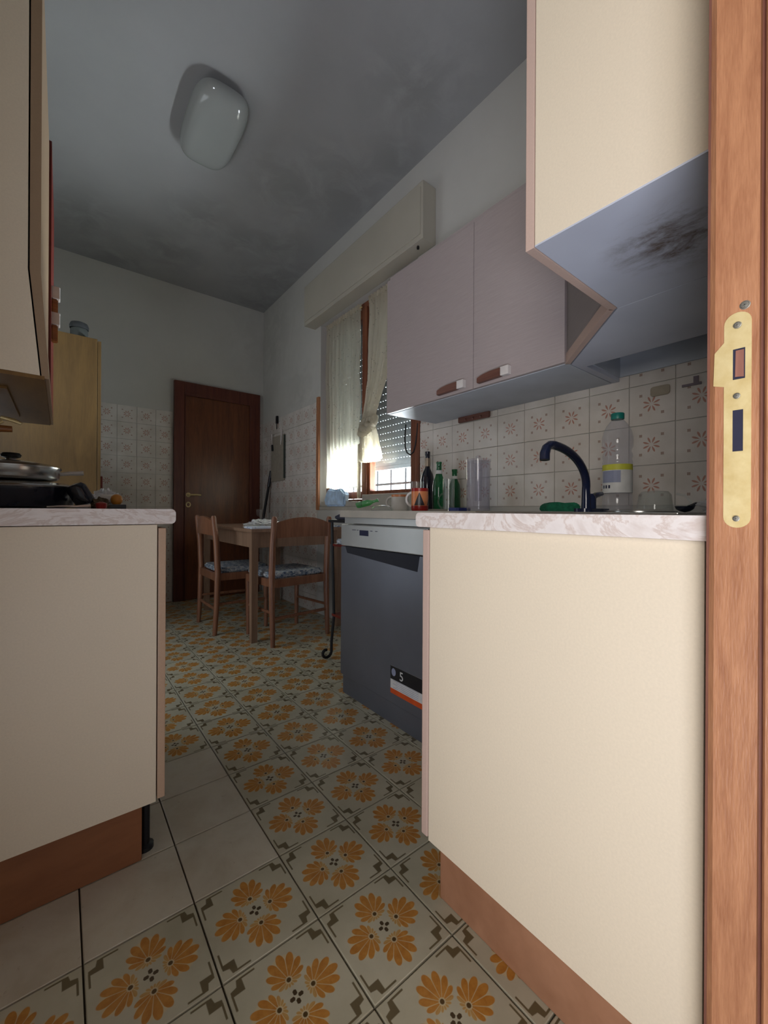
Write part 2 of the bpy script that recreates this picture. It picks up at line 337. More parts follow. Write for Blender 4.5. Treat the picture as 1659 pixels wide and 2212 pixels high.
def tube(bm, pts, r, seg=10, closed=False, caps=True):
    pts = [Vector(p) for p in pts]; n = len(pts); rs = r if isinstance(r, (list, tuple)) else [r]*n
    rings = []; prev = None
    for i, p in enumerate(pts):
        if closed: t = (pts[(i+1) % n]-pts[i-1]).normalized()
        else: t = (pts[min(i+1, n-1)]-pts[max(i-1, 0)]).normalized()
        if prev is None:
            u = t.orthogonal().normalized()
        else:
            u = (prev - t*prev.dot(t)).normalized()
        prev = u; w = t.cross(u)
        rings.append([bm.verts.new(p+(u*math.cos(2*PI*k/seg)+w*math.sin(2*PI*k/seg))*rs[i]) for k in range(seg)])
    m = n if closed else n-1
    for i in range(m):
        a, b = rings[i], rings[(i+1) % n]
        for k in range(seg): bm.faces.new((a[k], a[(k+1) % seg], b[(k+1) % seg], b[k]))
    if caps and not closed:
        bm.faces.new(rings[0][::-1]); bm.faces.new(rings[-1])
    return bm
def arc(cx, cz, r, a0, a1, n, plane='XZ', o=0):
    out = []
    for i in range(n+1):
        a = math.radians(a0+(a1-a0)*i/n); u, v = cx+r*math.cos(a), cz+r*math.sin(a)
        out.append({'XZ': (u, o, v), 'YZ': (o, u, v), 'XY': (u, v, o)}[plane])
    return out
def rrect(x0, x1, y0, y1, r, n=5):
    P = []
    for cx, cy, a0 in ((x1-r, y1-r, 0), (x0+r, y1-r, 90), (x0+r, y0+r, 180), (x1-r, y0+r, 270)):
        for i in range(n+1):
            a = math.radians(a0+90*i/n); P.append((cx+r*math.cos(a), cy+r*math.sin(a)))
    return P
def obj(name, bm, mat, parent=None, smooth=False, loc=None, label=None):
    bmesh.ops.recalc_face_normals(bm, faces=bm.faces)
    me = bpy.data.meshes.new(name); bm.to_mesh(me); bm.free()
    if smooth:
        me.polygons.foreach_set('use_smooth', [True]*len(me.polygons))
        try: me.set_sharp_from_angle(angle=math.radians(40))
        except Exception: pass
    me.materials.append(MAT[mat] if isinstance(mat, str) else mat)
    o = bpy.data.objects.new(name, me); COL.objects.link(o)
    if parent: o.parent = parent
    if loc: o.location = loc
    if label: o['label'] = label
    return o
def thing(name, label, cat, loc=(0, 0, 0), rz=0, group=None):
    o = bpy.data.objects.new(name, None); COL.objects.link(o); o.location = loc; o.rotation_euler = (0, 0, rz)
    o.empty_display_size = 0.05; o['label'] = label; o['category'] = cat
    if group: o['group'] = group
    return o
def tag(o, label, cat, group=None):
    o['label'] = label; o['category'] = cat
    if group: o['group'] = group
    return o
def struct(name, bm, mat, label=None, cat=None):
    o = obj(name, bm, mat); o['kind'] = 'structure'
    if label: o['label'] = label
    if cat: o['category'] = cat
    return o
def dup(root, loc, rz=0, label=None):
    def rec(s, par):
        c = s.copy(); COL.objects.link(c)
        if par: c.parent = par
        for ch in s.children: rec(ch, c)
        return c
    r = rec(root, None); r.location = loc; r.rotation_euler = (0, 0, rz)
    if label: r['label'] = label
    return r

# ================================================================ ROOM SHELL   (x = towards window wall, y = into the room)
XR, XL, YF, YN, ZC = 1.706, -0.41, 4.266, 0.12, 3.0
floor = struct('floor', box(B(), -3.0, 2.05, -2.6, 4.5, -0.10, -0.009), 'grout', 'kitchen floor of square flowered tiles with a few plain cream ones', 'floor')
ceiling = struct('ceiling', box(B(), -3.0, 2.05, -2.6, 4.5, ZC, ZC+.1), 'ceiling', 'grey plaster ceiling with mould stains', 'ceiling')
WA0, WA1, WZ0, WZ1 = 1.83, 3.02, 0.90, 2.42       # window hole
b = B(); box(b, XR, 2.02, YN-.2, WA0, 0, ZC); box(b, XR, 2.02, WA1, 4.5, 0, ZC); box(b, XR, 2.02, WA0, WA1, 0, WZ0); box(b, XR, 2.02, WA0, WA1, WZ1, ZC)
wall_right = struct('wall_right', b, 'plaster', 'window wall, tiled below and plastered above', 'wall')
wall_far = struct('wall_far', box(B(), -0.6, XR, YF, 4.5, 0, ZC), 'plaster', 'far wall with the door, tiled below and plastered above', 'wall')
wall_left = struct('wall_left', box(B(), -0.6, XL, YN, YF, 0, ZC), 'plaster', 'left wall behind the stove run', 'wall')
b = B(); box(b, .66, XR, -.04, YN, 0, ZC); box(b, -3.0, -.90, -.04, YN, 0, ZC); box(b, -.90, .66, -.04, YN, 2.12, ZC)  # unseen left side, opening widened so the hall light gets through
wall_near = struct('wall_near', b, 'plaster', 'near wall around the open doorway', 'wall')
b = B(); box(b, -3.1, -3.0, -2.6, .1, 0, ZC); wall_hall_left = struct('wall_hall_left', b, 'plaster', 'left wall of the hall behind the doorway', 'wall')
b = B(); box(b, -3.0, 2.05, -2.7, -2.6, 0, ZC); wall_hall_back = struct('wall_hall_back', b, 'plaster', 'back wall of the hall behind the doorway', 'wall')
b = B(); box(b, 1.95, 2.05, -2.6, -.04, 0, ZC); wall_hall_right = struct('wall_hall_right', b, 'plaster', 'right wall of the hall behind the doorway', 'wall')

struct('ground', box(B(), 2.03, 12.0, -6.0, 12.0, -.30, -.20), 'plaster', 'pale ground outside the window', 'ground')
# --- tiles
tile_cache = {}
def tile_mesh(key, mat, x0, x1, y0, y1, t, ins):
    k = (key, round(x0, 4), round(x1, 4), round(y0, 4), round(y1, 4))
    if k in tile_cache: return tile_cache[k]
    bm = B(); base = [(x0, y0), (x1, y0), (x1, y1), (x0, y1)]
    top = [(x0+ins, y0+ins), (x1-ins, y0+ins), (x1-ins, y1-ins), (x0+ins, y1-ins)]
    lo = [bm.verts.new((x, y, -t)) for x, y in base]; md = [bm.verts.new((x, y, -ins*.7)) for x, y in base]; hi = [bm.verts.new((x, y, 0)) for x, y in top]
    for A, Bq in ((lo, md), (md, hi)):
        for i in range(4): bm.faces.new((A[i], A[(i+1) % 4], Bq[(i+1) % 4], Bq[i]))
    bm.faces.new(hi)
    me = bpy.data.meshes.new('tile'); bm.to_mesh(me); bm.free(); me.materials.append(MAT[mat]); tile_cache[k] = me
    return me
def add_tile(parent, me, mtx):
    o = bpy.data.objects.new('tile', me); COL.objects.link(o); o.parent = parent; o.matrix_world = mtx
FS = 0.199; gb0, ga0 = 0.4335, 0.964
cnt = 0
for i in range(-9, 8):
    for j in range(-8, 18):
        x0, x1 = gb0+i*FS, gb0+(i+1)*FS; y0, y1 = ga0+j*FS, ga0+(j+1)*FS
        cx, cy = (x0+x1)/2, (y0+y1)/2
        X0, X1, Y0, Y1 = max(x0, XL), min(x1, XR), max(y0, -.2), min(y1, YF)
        if y1 < YN and False: continue
        if X1-X0 < .02 or Y1-Y0 < .02: continue
        if cy > 3.2 and cx < -.0: pass
        pl = (i < 0 and 0 <= j <= 2)
        g = .0016
        me = tile_mesh('p' if pl else 'f', 'plain_tile' if pl else 'floor_tile', X0-cx+g, X1-cx-g, Y0-cy+g, Y1-cy-g, .008, .0015)
        rz = random.choice((0, PI/2)) if not pl and X0 == x0 and X1 == x1 and Y0 == y0 and Y1 == y1 else 0
        add_tile(floor, me, Matrix.Translation((cx, cy, random.uniform(-.0004, .0003))) @ Matrix.Rotation(rz, 4, 'Z')); cnt += 1
WS = 0.15
def wall_tiles(parent, axis, u_lo, u_hi, z_lo, z_hi, u0, coord, holes=()):
    k0 = math.floor((u_lo-u0)/WS)
    while u0+k0*WS < u_hi-.01:
        for r in range(12):
            a0, a1 = u0+k0*WS, u0+(k0+1)*WS; z0, z1 = -.007+r*WS, -.007+(r+1)*WS
            A0, A1, Z0, Z1 = max(a0, u_lo), min(a1, u_hi), max(z0, z_lo), min(z1, z_hi)
            if A1-A0 < .015 or Z1-Z0 < .015: continue
            ca, cz = (a0+a1)/2, (z0+z1)/2
            g = .0012; s = -1 if axis == 'X' else 1
            if axis == 'X': lx0, lx1 = -(A1-ca), -(A0-ca)
            else: lx0, lx1 = A0-ca, A1-ca
            me = tile_mesh('w', 'wall_tile', lx0+g, lx1-g, Z0-cz+g, Z1-cz-g, .0055, .0012)
            if axis == 'X':      # faces -x : local x -> -y, local y -> z, local z -> -x
                m = Matrix(((0, 0, -1, coord), (-1, 0, 0, ca), (0, 1, 0, cz), (0, 0, 0, 1)))
            else:                # faces -y : local x -> x, local y -> z, local z -> -y
                m = Matrix(((1, 0, 0, ca), (0, 0, -1, coord), (0, 1, 0, cz), (0, 0, 0, 1)))
            add_tile(parent, me, m)
        k0 += 1
wall_tiles(wall_right, 'X', YN+.02, 1.80, .88, 1.40, .04, 1.700)
wall_tiles(wall_right, 'X', 3.062, 4.26, .0, 1.80, .04, 1.700)
wall_tiles(wall_far, 'Y', -.2, .822, .0, 1.80, .83-6*WS, 4.26)
wall_tiles(wall_far, 'Y', 1.662, 1.70, .0, 1.80, 1.662-.1, 4.26)
# tile bed behind the tiles of the window wall near the sink
# --- far door
door_1 = struct('door_1', box(B(), .915, 1.572, 4.238, 4.262, .005, 1.985, .002), 'door_wood', 'closed dark brown flush door in the far wall', 'door')
b = B(); box(b, .828, .918, 4.222, 4.268, 0, 2.09, .003); box(b, 1.568, 1.656, 4.222, 4.268, 0, 2.09, .003); box(b, .918, 1.568, 4.222, 4.268, 1.985, 2.09, .003)
obj('door_frame', b, 'door_frame_wood', door_1)
b = B(); box(b, .918, .926, 4.212, 4.24, 0, 1.985); box(b, 1.545, 1.568, 4.222, 4.24, 0, 1.985); box(b, .926, 1.545, 4.222, 4.24, 1.962, 1.985)
obj('door_stop', b, 'door_frame_wood', door_1)
b = B(); lathe(b, [(.022, 0), (.022, .006), (.009, .008), (.009, .04)], seg=18)
for v in b.verts: v.co = Vector((.955+v.co.x, 4.238-v.co.z, 1.012+v.co.y))
tube(b, [(.955, 4.198, 1.012), (.975, 4.195, 1.012), (1.03, 4.196, 1.012), (1.062, 4.200, 1.010)], .008, 8)
obj('door_handle', b, 'brass', door_1, True)
b = B(); tube(b, [(.955+.019*math.cos(a*PI/8), 4.235, .918+.022*math.sin(a*PI/8)) for a in range(16)], .006, 8, True)
obj('key_escutcheon', b, 'brass', door_1, True)
# --- near door frame (right jamb of the doorway we look through)
b = B(); prism(b, [(.66, .137), (.5925, .137), (.589, .1315), (.589, .0935), (.66, .0935)], 0, 2.12)
door_2 = struct('door_2', b, 'jamb', 'orange-brown oak jamb of the near doorway', 'door frame')
b = B(); prism(b, [(.66, .0945), (.5985, .0945), (.5985, .0895), (.66, .0895)], 0, 2.12); obj('rebate', b, 'jamb_dark', door_2)
b = B(); prism(b, [(.66, .0895), (.591, .0895), (.589, .0875), (.589, -.055), (.66, -.055)], 0, 2.12); obj('door_lining', b, 'jamb', door_2)
b = B(); prism(b, [(.5925, .1365), (.69, .1365), (.69, .1400), (.5945, .1400)], 0, 2.12); obj('casing', b, 'jamb_dark', door_2)
b = B(); prism(b, [(-.90, .137), (-.84, .137), (-.84, -.055), (-.90, -.055)], 0, 2.12); obj('door_lining', b, 'jamb', door_2)
b = B(); box(b, -.84, .589, -.055, .137, 2.08, 2.12); obj('door_lining', b, 'jamb', door_2)
# strike plate (in plane x = .589, y to z outline), with latch lip and two mortises
def strike():
    # local 2-D outline (y, z); image left = larger y
    yc, w = .1115, .0118
    zt, zb = 1.0925, .853
    out = []
    for i in range(13):
        a = PI*i/12; out.append((yc-w*math.cos(a), zt-w+w*math.sin(a)))
    # going down on the +y side
    out += [(yc+w, 1.062), (yc+w+.0085, 1.052), (yc+w+.0095, 1.015), (yc+w, 1.012)]
    for i in range(13):
        a = PI*i/12; out.append((yc+w*math.cos(a), zb+w-w*math.sin(a)))
    holes = [((.1015+.0035, .1155), (1.018, 1.052)), ((.1065, .1155), (.938, .984))]
    return out, holes
outl, holes = strike()
b = B(); ov = [b.verts.new((.5883, y, z)) for y, z in outl]
oe = [b.edges.new((ov[i], ov[(i+1) % len(ov)])) for i in range(len(ov))]
he = []
for (ya, yb), (za, zb_) in holes:
    hv = [b.verts.new((.5883, y, z)) for y, z in ((ya, za), (yb, za), (yb, zb_), (ya, zb_))]
    he += [b.edges.new((hv[i], hv[(i+1) % 4])) for i in range(4)]
bmesh.ops.triangle_fill(b, use_beauty=True, edges=oe+he)
r_ = bmesh.ops.solidify(b, geom=b.faces[:], thickness=.0012)
plate = obj('strike_plate', b, 'brass', door_2, label='worn brass strike plate with two cut-outs')
for (ya, yb), (za, zb_) in holes:
    c = B(); box(c, .5886, .5892, ya-.0005, yb+.0005, za-.0005, zb_+.0005)  # flat dark sheet, the hole's shade is put into its colour
    obj('mortise_shade', c, 'hole_shade', plate)
    if za > 1: 
        c = B(); prism(c, [(ya+.001, za+.002), (yb-.002, za+.003), (yb-.0025, zb_-.002), (ya+.001, zb_-.002)], .5879, .5886, 'X'); obj('latch_pocket', c, 'jamb_dark', plate)
def screw(y, z, r, par, mt='dull_steel', x=.5868):
    c = B(); lathe(c, [(r*1.25, 0), (r*1.2, .0003), (r*.95, .0005), (r*.85, .0012), (.0003, .0014)], seg=16)
    for v in c.verts: v.co = Vector((x+.0004-v.co.z, y+v.co.x, z+v.co.y))
    box(c, x-.0016, x-.0008, y-r*.6, y+r*.6, z-r*.12, z+r*.12); box(c, x-.0016, x-.0008, y-r*.12, y+r*.12, z-r*.6, z+r*.6)
    return obj('screw', c, mt, par, True)
screw(.1115, 1.078, .0030, plate); screw(.1118, .9995, .0026, plate); screw(.1118, .8632, .0026, plate)
sc = screw(.1055, 1.0985, .0040, door_2, 'dull_steel', .5888)

# ================================================================ WINDOW
b = B()
for (y0, y1, z0, z1) in ((1.83, 1.895, .90, 2.42), (2.965, 3.02, .90, 2.42), (1.895, 2.965, .90, .955), (1.895, 2.965, 2.365, 2.42)): box(b, 1.765, 1.825, y0, y1, z0, z1, .004)
window_1 = struct('window_1', b, 'win_wood', 'two-leaf wooden window with lace curtains', 'window')
def sash(y0, y1, lab=None):
    b = B()
    for (a0, a1, z0, z1) in ((y0, y0+.05, .96, 2.36), (y1-.05, y1, .96, 2.36), (y0+.05, y1-.05, .96, 1.012), (y0+.05, y1-.05, 2.30, 2.36)): box(b, 1.758, 1.812, a0, a1, z0, z1, .004)
    s = obj('sash', b, 'win_wood', window_1)
    b = B(); box(b, 1.790, 1.794, y0+.05, y1-.05, 1.012, 2.30); obj('pane', b, 'pane', s)
sash(1.897, 2.438); sash(2.442, 2.963)
b = B(); box(b, 1.742, 1.760, 2.412, 2.468, .955, 2.365, .004); obj('mullion_cover', b, 'win_wood', window_1)
b = B(); box(b, 1.702, 1.83, 1.80, 3.06, .872, .90, .003); obj('window_sill', b, 'dwtop', window_1)
b = B(); box(b, 1.66, 1.76, 1.80, 1.80+.028, .90, 2.3); 
b.free()
b = B(); box(b, 1.704, 1.757, 1.846, 2.41, .901, .985, .004); box(b, 1.704, 1.740, 2.47, 3.0, .901, .94, .004); obj('sill_block', b, 'dwtop', window_1)
# wooden casing strip right of the window and the tile-edge strip left of it
t = B(); box(t, 1.690, 1.712, 1.800, 1.826, .90, 2.40, .003); box(t, 1.712, 1.765, 1.828, 1.845, .90, 2.42)
o = struct('trim_1', t, 'win_wood', 'brown wooden lining at the right of the window', 'trim')
t = B(); box(t, 1.688, 1.710, 3.024, 3.062, .872, 1.825, .003)
o = struct('trim_2', t, 'jamb', 'upright wooden strip edging the tiles left of the window', 'trim')
# shutter belt loop
t = thing('shutter_strap', 'thin dark strap hanging in a loop on the window frame, right of the shutter', 'strap', (1.70, 1.86, 1.25))
b = B(); pts = [(-.012, .055, .16), (-.014, .062, .08), (-.014, .058, .02), (-.014, .04, -.02), (-.014, .01, -.035), (-.014, -.02, -.02), (-.014, -.035, .02), (-.010, -.045, .09), (-.008, -.05, .15)]
tube(b, pts, .0045, 8); obj('belt', b, 'iron', t, True)
# roller shutter
t = thing('roller_shutter', 'half-lowered grey roller shutter with rows of light slots outside the window', 'shutter', (1.885, 2.425, 1.20))
P_ = .049; ns = 25
for k in range(ns):
    z = k*P_
    b = B(); prism(b, [(.000, z), (.006, z+.003), (.009, z+.02), (.006, z+.042), (.000, z+.0445), (-.0012, z+.03), (-.0012, z+.012)], -.592, .592, 'Y')
    obj('slat', b, 'shutter', t)
    b = B(); yy = -.592
    while yy < .592:
        box(b, .0, .006, yy, min(yy+.018, .592), z+.0445, z+.049); yy += .030
    s_ = obj('slot_strip', b, 'shutter', t); s_['kind'] = 'stuff'
b = B(); box(b, -.004, .012, -.592, .592, -.028, 0, .002); obj('bottom_bar', b, 'shutter', t)
for y in (-.594, .574):
    b = B(); box(b, -.022, -.004, y, y+.020, -.25, 1.21); obj('guide_rail', b, 'shutter', t)
# outer iron grille
t = thing('window_grille', 'thin iron grille outside the window, seen through the bright gap', 'grille', (1.985, 2.42, .92))
for k in range(7):
    y = -.51+k*.17
    b = B(); tube(b, [(0, y, 0), (0, y, 1.5)], .006, 8); obj('bar', b, 'iron', t, True)
for z in (.155, .305, .80, 1.30):
    b = B(); box(b, -.004, .004, -.58, .58, z-.008, z+.008); obj('rail', b, 'iron', t)
# boxed shutter housing
t = thing('shutter_box', 'long pale shutter housing box under the ceiling above the window', 'shutter box', (1.60, 1.68, 2.42))
b = B(); box(b, 0, .105, 0, 1.44, .0, .33, .004); obj('case', b, plaster('box_paint', (180, 174, 160)), t)
b = B(); box(b, -.004, .0, .018, 1.42, .03, .30, .001); obj('front_panel', b, bpy.data.materials['box_paint'], t)
b = B(); lathe(b, [(.008, 0), (.008, .012), (.004, .018)], .03, .07, -.018, 12); obj('knob', b, 'iron', t, True)

# curtains
def curtain(name, label, rows, nfold, x, mat='lace', depth=.012):
    """rows: list of (z, y_right, y_left, amp)"""
    b = B(); n = nfold*8; R = []
    for j, (z, ya, yb, am) in enumerate(rows):
        ring = []
        for i in range(n+1):
            u = i/n; ph = u*nfold*2*PI+.5*math.sin(j*.7)
            ring.append(b.verts.new((x-.5*depth+am*math.sin(ph)+.3*am*math.sin(2.3*ph+1), ya+(yb-ya)*u+.15*am*math.cos(ph), z+.006*math.sin(ph)*(1 if j == 0 else 0))))
        R.append(ring)
    for a, c in zip(R, R[1:]):
        for i in range(n): b.faces.new((a[i], a[i+1], c[i+1], c[i]))
    return b
rows = [(2.385-.058*k, 2.475, 2.955, .011) for k in range(24)]
rows = [(z, a+.006*math.sin(k*.9), c+.012*math.sin(k*.25), am) for k, (z, a, c, am) in enumerate(rows)]
t = thing('lace_curtain', 'long cream lace curtain hanging straight over the left window leaf', 'curtain', (0, 0, 0))
obj('panel', curtain('', '', rows, 9, 1.735), 'lace', t, True)
b = curtain('', '', [(2.40, 2.47, 2.96, .016), (2.375, 2.475, 2.955, .012), (2.355, 2.475, 2.955, .017)], 15, 1.735); obj('gathered_heading', b, 'lace_dense', t, True)
b = B(); tube(b, [(1.733, 2.462, 2.372), (1.733, 2.965, 2.372)], .004, 8); obj('curtain_rod', b, 'brass', t, True)
b = curtain('', '', [(1.36, 2.458, 2.482, .006), (1.2, 2.452, 2.487, .008), (1.1, 2.456, 2.487, .007), (1.0, 2.452, 2.487, .008), (.96, 2.454, 2.487, .006)], 3, 1.726); obj('lace_border', b, 'lace_dense', t, True)
rows = []
K = [(2.385, 1.95, 2.35, .013), (2.2, 1.98, 2.345, .013), (2.0, 2.05, 2.35, .013), (1.8, 2.14, 2.36, .014), (1.65, 2.22, 2.385, .014), (1.56, 2.275, 2.41, .016), (1.50, 2.29, 2.43, .018),
     (1.44, 2.27, 2.44, .018), (1.38, 2.25, 2.43, .022), (1.30, 2.225, 2.44, .026), (1.235, 2.21, 2.445, .028), (1.215, 2.24, 2.42, .02)]
for (z0, a0, c0, m0), (z1, a1, c1, m1) in zip(K, K[1:]):
    for s in range(4):
        f = s/4; f = f; rows.append((z0+(z1-z0)*f, a0+(a1-a0)*f, c0+(c1-c0)*f, m0+(m1-m0)*f))
rows.append(K[-1])
t = thing('knotted_curtain', 'cream lace curtain tied in a knot over the right window leaf', 'curtain', (0, 0, 0))
obj('panel', curtain('', '', rows, 6, 1.725), 'lace_dense', t, True)
b = B()
for (yy, zz, r0, r1) in ((2.35, 1.485, .058, .026), (2.395, 1.45, .045, .022), (2.31, 1.50, .042, .022)):
    tube(b, [(1.712+.020*math.sin(a*PI/6), yy+r0*math.cos(a*PI/6), zz+r0*.75*math.sin(a*PI/6)+.2*r0*math.cos(a*PI/6)) for a in range(12)], [r1*(1+.2*math.sin(a*2.1)) for a in range(12)], 10, True)
obj('knot', b, 'lace_dense', t, True)
b = curtain('', '', [(2.40, 1.95, 2.355, .016), (2.375, 1.95, 2.35, .012), (2.355, 1.96, 2.352, .017)], 12, 1.725); obj('gathered_heading', b, 'lace_dense', t, True)
# pale blue printed bag on the sill behind the lace
b = B()
prof = [(0, 0), (.28, 0), (.30, .05), (.27, .11), (.24, .145), (.14, .13), (.05, .14), (-.01, .10)]
prism(b, prof, 0, .05, 'X', .012)
tag(obj('plastic_bag', b, MAT['sill_bag'], None, True, (1.683, 2.62, .902)), 'pale blue printed plastic bag lying on the window sill below the lace', 'bag')

# ================================================================ RIGHT SIDE: base units, worktops, dishwasher
TOP = .866
t = thing('sink_base_cabinet', 'large cream base cabinet end panel beside the doorway jamb', 'cabinet', (.63, .15, 0))
b = B(); box(b, 0, .018, 0, .484, .152, .834, .001); obj('side_panel', b, 'cream', t)
b = B(); box(b, .018, .42, .0, .484, .152, .690); obj('carcass', b, 'cream', t)
b = B(); box(b, .0, .40, .488, .506, .156, .828, .002); obj('door', b, 'cream_edge', t)
b = B(); box(b, .042, .42, .02, .489, 0, .150, .004); obj('plinth', b, MAT['plinth'], t)
b = B(); box(b, .10, .30, .507, .520, .70, .72, .003); obj('handle', b, 'handle_wood', t)
t = thing('corner_base_cabinet', 'hidden corner base cabinet between sink unit and dishwasher', 'cabinet', (1.07, .15, 0))
b = B(); box(b, 0, .62, 0, .90, .152, .690); obj('carcass', b, 'cream', t)
b = B(); box(b, .03, .60, .02, .90, 0, .15); obj('plinth', b, MAT['plinth'], t)
# worktop with bull-nosed front, sink hole
bx0, bx1, by0, by1 = .80, 1.16, .25, .58
def wt_profile():
    p = [(.14, .835)]; r = .010
    for cy, cz, a0 in ((.660-r, .835+r, -90), (.660-r, TOP-r, 0)):
        for i in range(6):
            a = math.radians(a0+90*i/5); p.append((cy+r*math.cos(a), cz+r*math.sin(a)))
    p.append((.14, TOP)); return p
t = thing('sink_worktop', 'pale marbled laminate worktop with rounded front edge, under the sink', 'worktop', (0, 0, 0))
b = B(); prism(b, wt_profile(), .612, bx0, 'X'); prism(b, wt_profile(), bx1, 1.698, 'X')
box(b, bx0, bx1, .14, by0, .835, TOP); box(b, bx0, bx1, by1, .655, .835, TOP)
obj('slab', b, 'marble', t)
b = B(); box(b, 1.035, 1.698, .662, 1.645, .838, TOP+.004, .002)
tag(obj('window_worktop', b, 'dwtop'), 'plain grey-beige worktop over the dishwasher, running towards the window', 'worktop')
# sink
t = thing('sink', 'stainless steel inset sink with drainer on the marbled worktop', 'sink', (0, 0, TOP))
b = B()
box(b, .76, bx0+.004, .215, .615, 0, .0035, .0015); box(b, bx1-.004, 1.66, .215, .615, 0, .0035, .0015)
box(b, bx0+.004, bx1-.004, .215, by0+.004, 0, .0035); box(b, bx0+.004, bx1-.004, by1-.004, .615, 0, .0035)
obj('rim', b, 'steel', t)
b = B()
for (a0, a1, c0, c1, z0, z1) in ((bx0, bx0+.003, by0, by1, -.15, 0), (bx1-.003, bx1, by0, by1, -.15, 0), (bx0, bx1, by0, by0+.003, -.15, 0), (bx0, bx1, by1-.003, by1, -.15, 0), (bx0, bx1, by0, by1, -.153, -.15)): box(b, a0, a1, c0, c1, z0, z1)
obj('bowl', b, 'steel', t)
SZ = TOP+.0035
# tap
t = thing('tap', 'black gooseneck kitchen tap arching over the sink', 'tap', (1.205, .575, SZ))
b = B(); prism(b, rrect(-.03, .12, -.028, .022, .02), 0, .010, 'Z'); obj('base_plate', b, 'tap_finish', t, True)
b = B()
P0 = Vector((.015, 0, .01)); tip = Vector((-.250, -.022, .128))
pts = [P0, P0+Vector((0, 0, .03)), P0+Vector((-.001, 0, .055))]
for k in range(1, 15):
    f = k/14; a = PI*.5*f
    pts.append(Vector((.014-.215*(1-math.cos(a)), -.018*f, .065+.108*math.sin(a))))
pts += [Vector((-.222, -.019, .1715)), Vector((-.240, -.020, .162)), Vector((-.250, -.021, .146)), Vector((-.252, -.022, .130))]
rs = [.013, .0125]+[.0115]*(len(pts)-6)+[.0105, .0115, .0125, .0125]
tube(b, pts, rs, 14); obj('spout', b, 'tap_finish', t, True)
b = B(); tube(b, [(.035, -.002, .038), (.065, -.004, .05), (.105, -.006, .056)], [.010, .009, .006], 10); lathe(b, [(.017, 0), (.017, .035), (.010, .045)], .035, -.002, .009, 16); obj('lever', b, 'tap_finish', t, True)

# dishwasher
t = thing('dishwasher', 'freestanding graphite steel dishwasher under the window worktop', 'dishwasher', (1.05, 1.07, 0))
b = B(); box(b, .03, .60, 0, .585, .10, .805); box(b, .02, .60, 0, .585, .808, .8375, .002); obj('body', b, 'dw_panel', t)
b = B(); box(b, .0, .03, .0, .585, .092, .700, .003); obj('door', b, 'dw_steel', t, label='dark graphite steel door')
d = B(); box(d, .0, .03, .0, .585, .704, .803, .003); cp = obj('control_panel', d, 'dw_panel', t)
d = B(); box(d, -.0015, .002, .18+.185, .18+.25, .758, .782); obj('display', d, 'navy', cp)
for y0, y1 in ((.335, .352), (.30, .315), (.44, .452), (.46, .49)):
    d = B(); box(d, -.001, .002, y0, y1, .780, .7825); obj('marking', d, 'navy', cp)
d = B(); prism(d, [(.04, .7005), (.545, .7005), (.53, .672), (.052, .640)], -.0012, .004, 'X')
obj('grip_recess', d, 'dw_dark', t, label='dark slanted grip recess under the control panel')
d = B(); box(d, .012, .05, .004, .581, .0, .088, .002); obj('kick_plate', d, 'dw_steel', t)
d = B(); box(d, -.001, .008, -.003, .001, .092, .803); obj('edge_highlight', d, 'dw_highlight', t)  # highlight along the door edge, put in as a bright strip
# sticker (lower right of the door)
d = B(); box(d, -.0016, .0, .020, .205, .135, .245, .0); st = obj('sticker', d, 'label_white', t, label='black, white and orange warranty sticker')
d = B(); box(d, -.0022, -.0015, .020, .205, .192, .245); obj('black_band', d, 'black', st)
d = B(); box(d, -.0022, -.0015, .020, .205, .135, .155); obj('orange_band', d, 'label_orange', st)
d = B(); lathe(d, [(.013, 0), (.013, .0006)], seg=14)
for v in d.verts: v.co = Vector((-.0022-v.co.z, .185+v.co.x, .222+v.co.y*1.2))
obj('emblem', d, 'label_blue', st)
for k in range(5):
    d = B(); box(d, -.0021, -.0015, .04, .19-.02*(k % 2), .188-.007*k, .1895-.007*k); obj('text_line', d, 'label_blue', st)
fc = bpy.data.curves.new('digit', 'FONT'); fc.body = '5'; fc.size = .050; fc.extrude = .0004
fo = bpy.data.objects.new('digit_source', fc); COL.objects.link(fo)
bpy.context.view_layer.update(); dg = bpy.context.evaluated_depsgraph_get()
fm = bpy.data.meshes.new_from_object(fo.evaluated_get(dg)); bpy.data.objects.remove(fo)
fm.materials.clear(); fm.materials.append(MAT['label_white'])
fo = bpy.data.objects.new('digit', fm); COL.objects.link(fo); fo.parent = st
fo.matrix_world = Matrix(((0, 0, -1, -.0026), (-1, 0, 0, .150), (0, 1, 0, .201), (0, 0, 0, 1)))
fo.matrix_basis = Matrix(((0, 0, -1, -.0026), (-1, 0, 0, .150), (0, 1, 0, .201), (0, 0, 0, 1)))

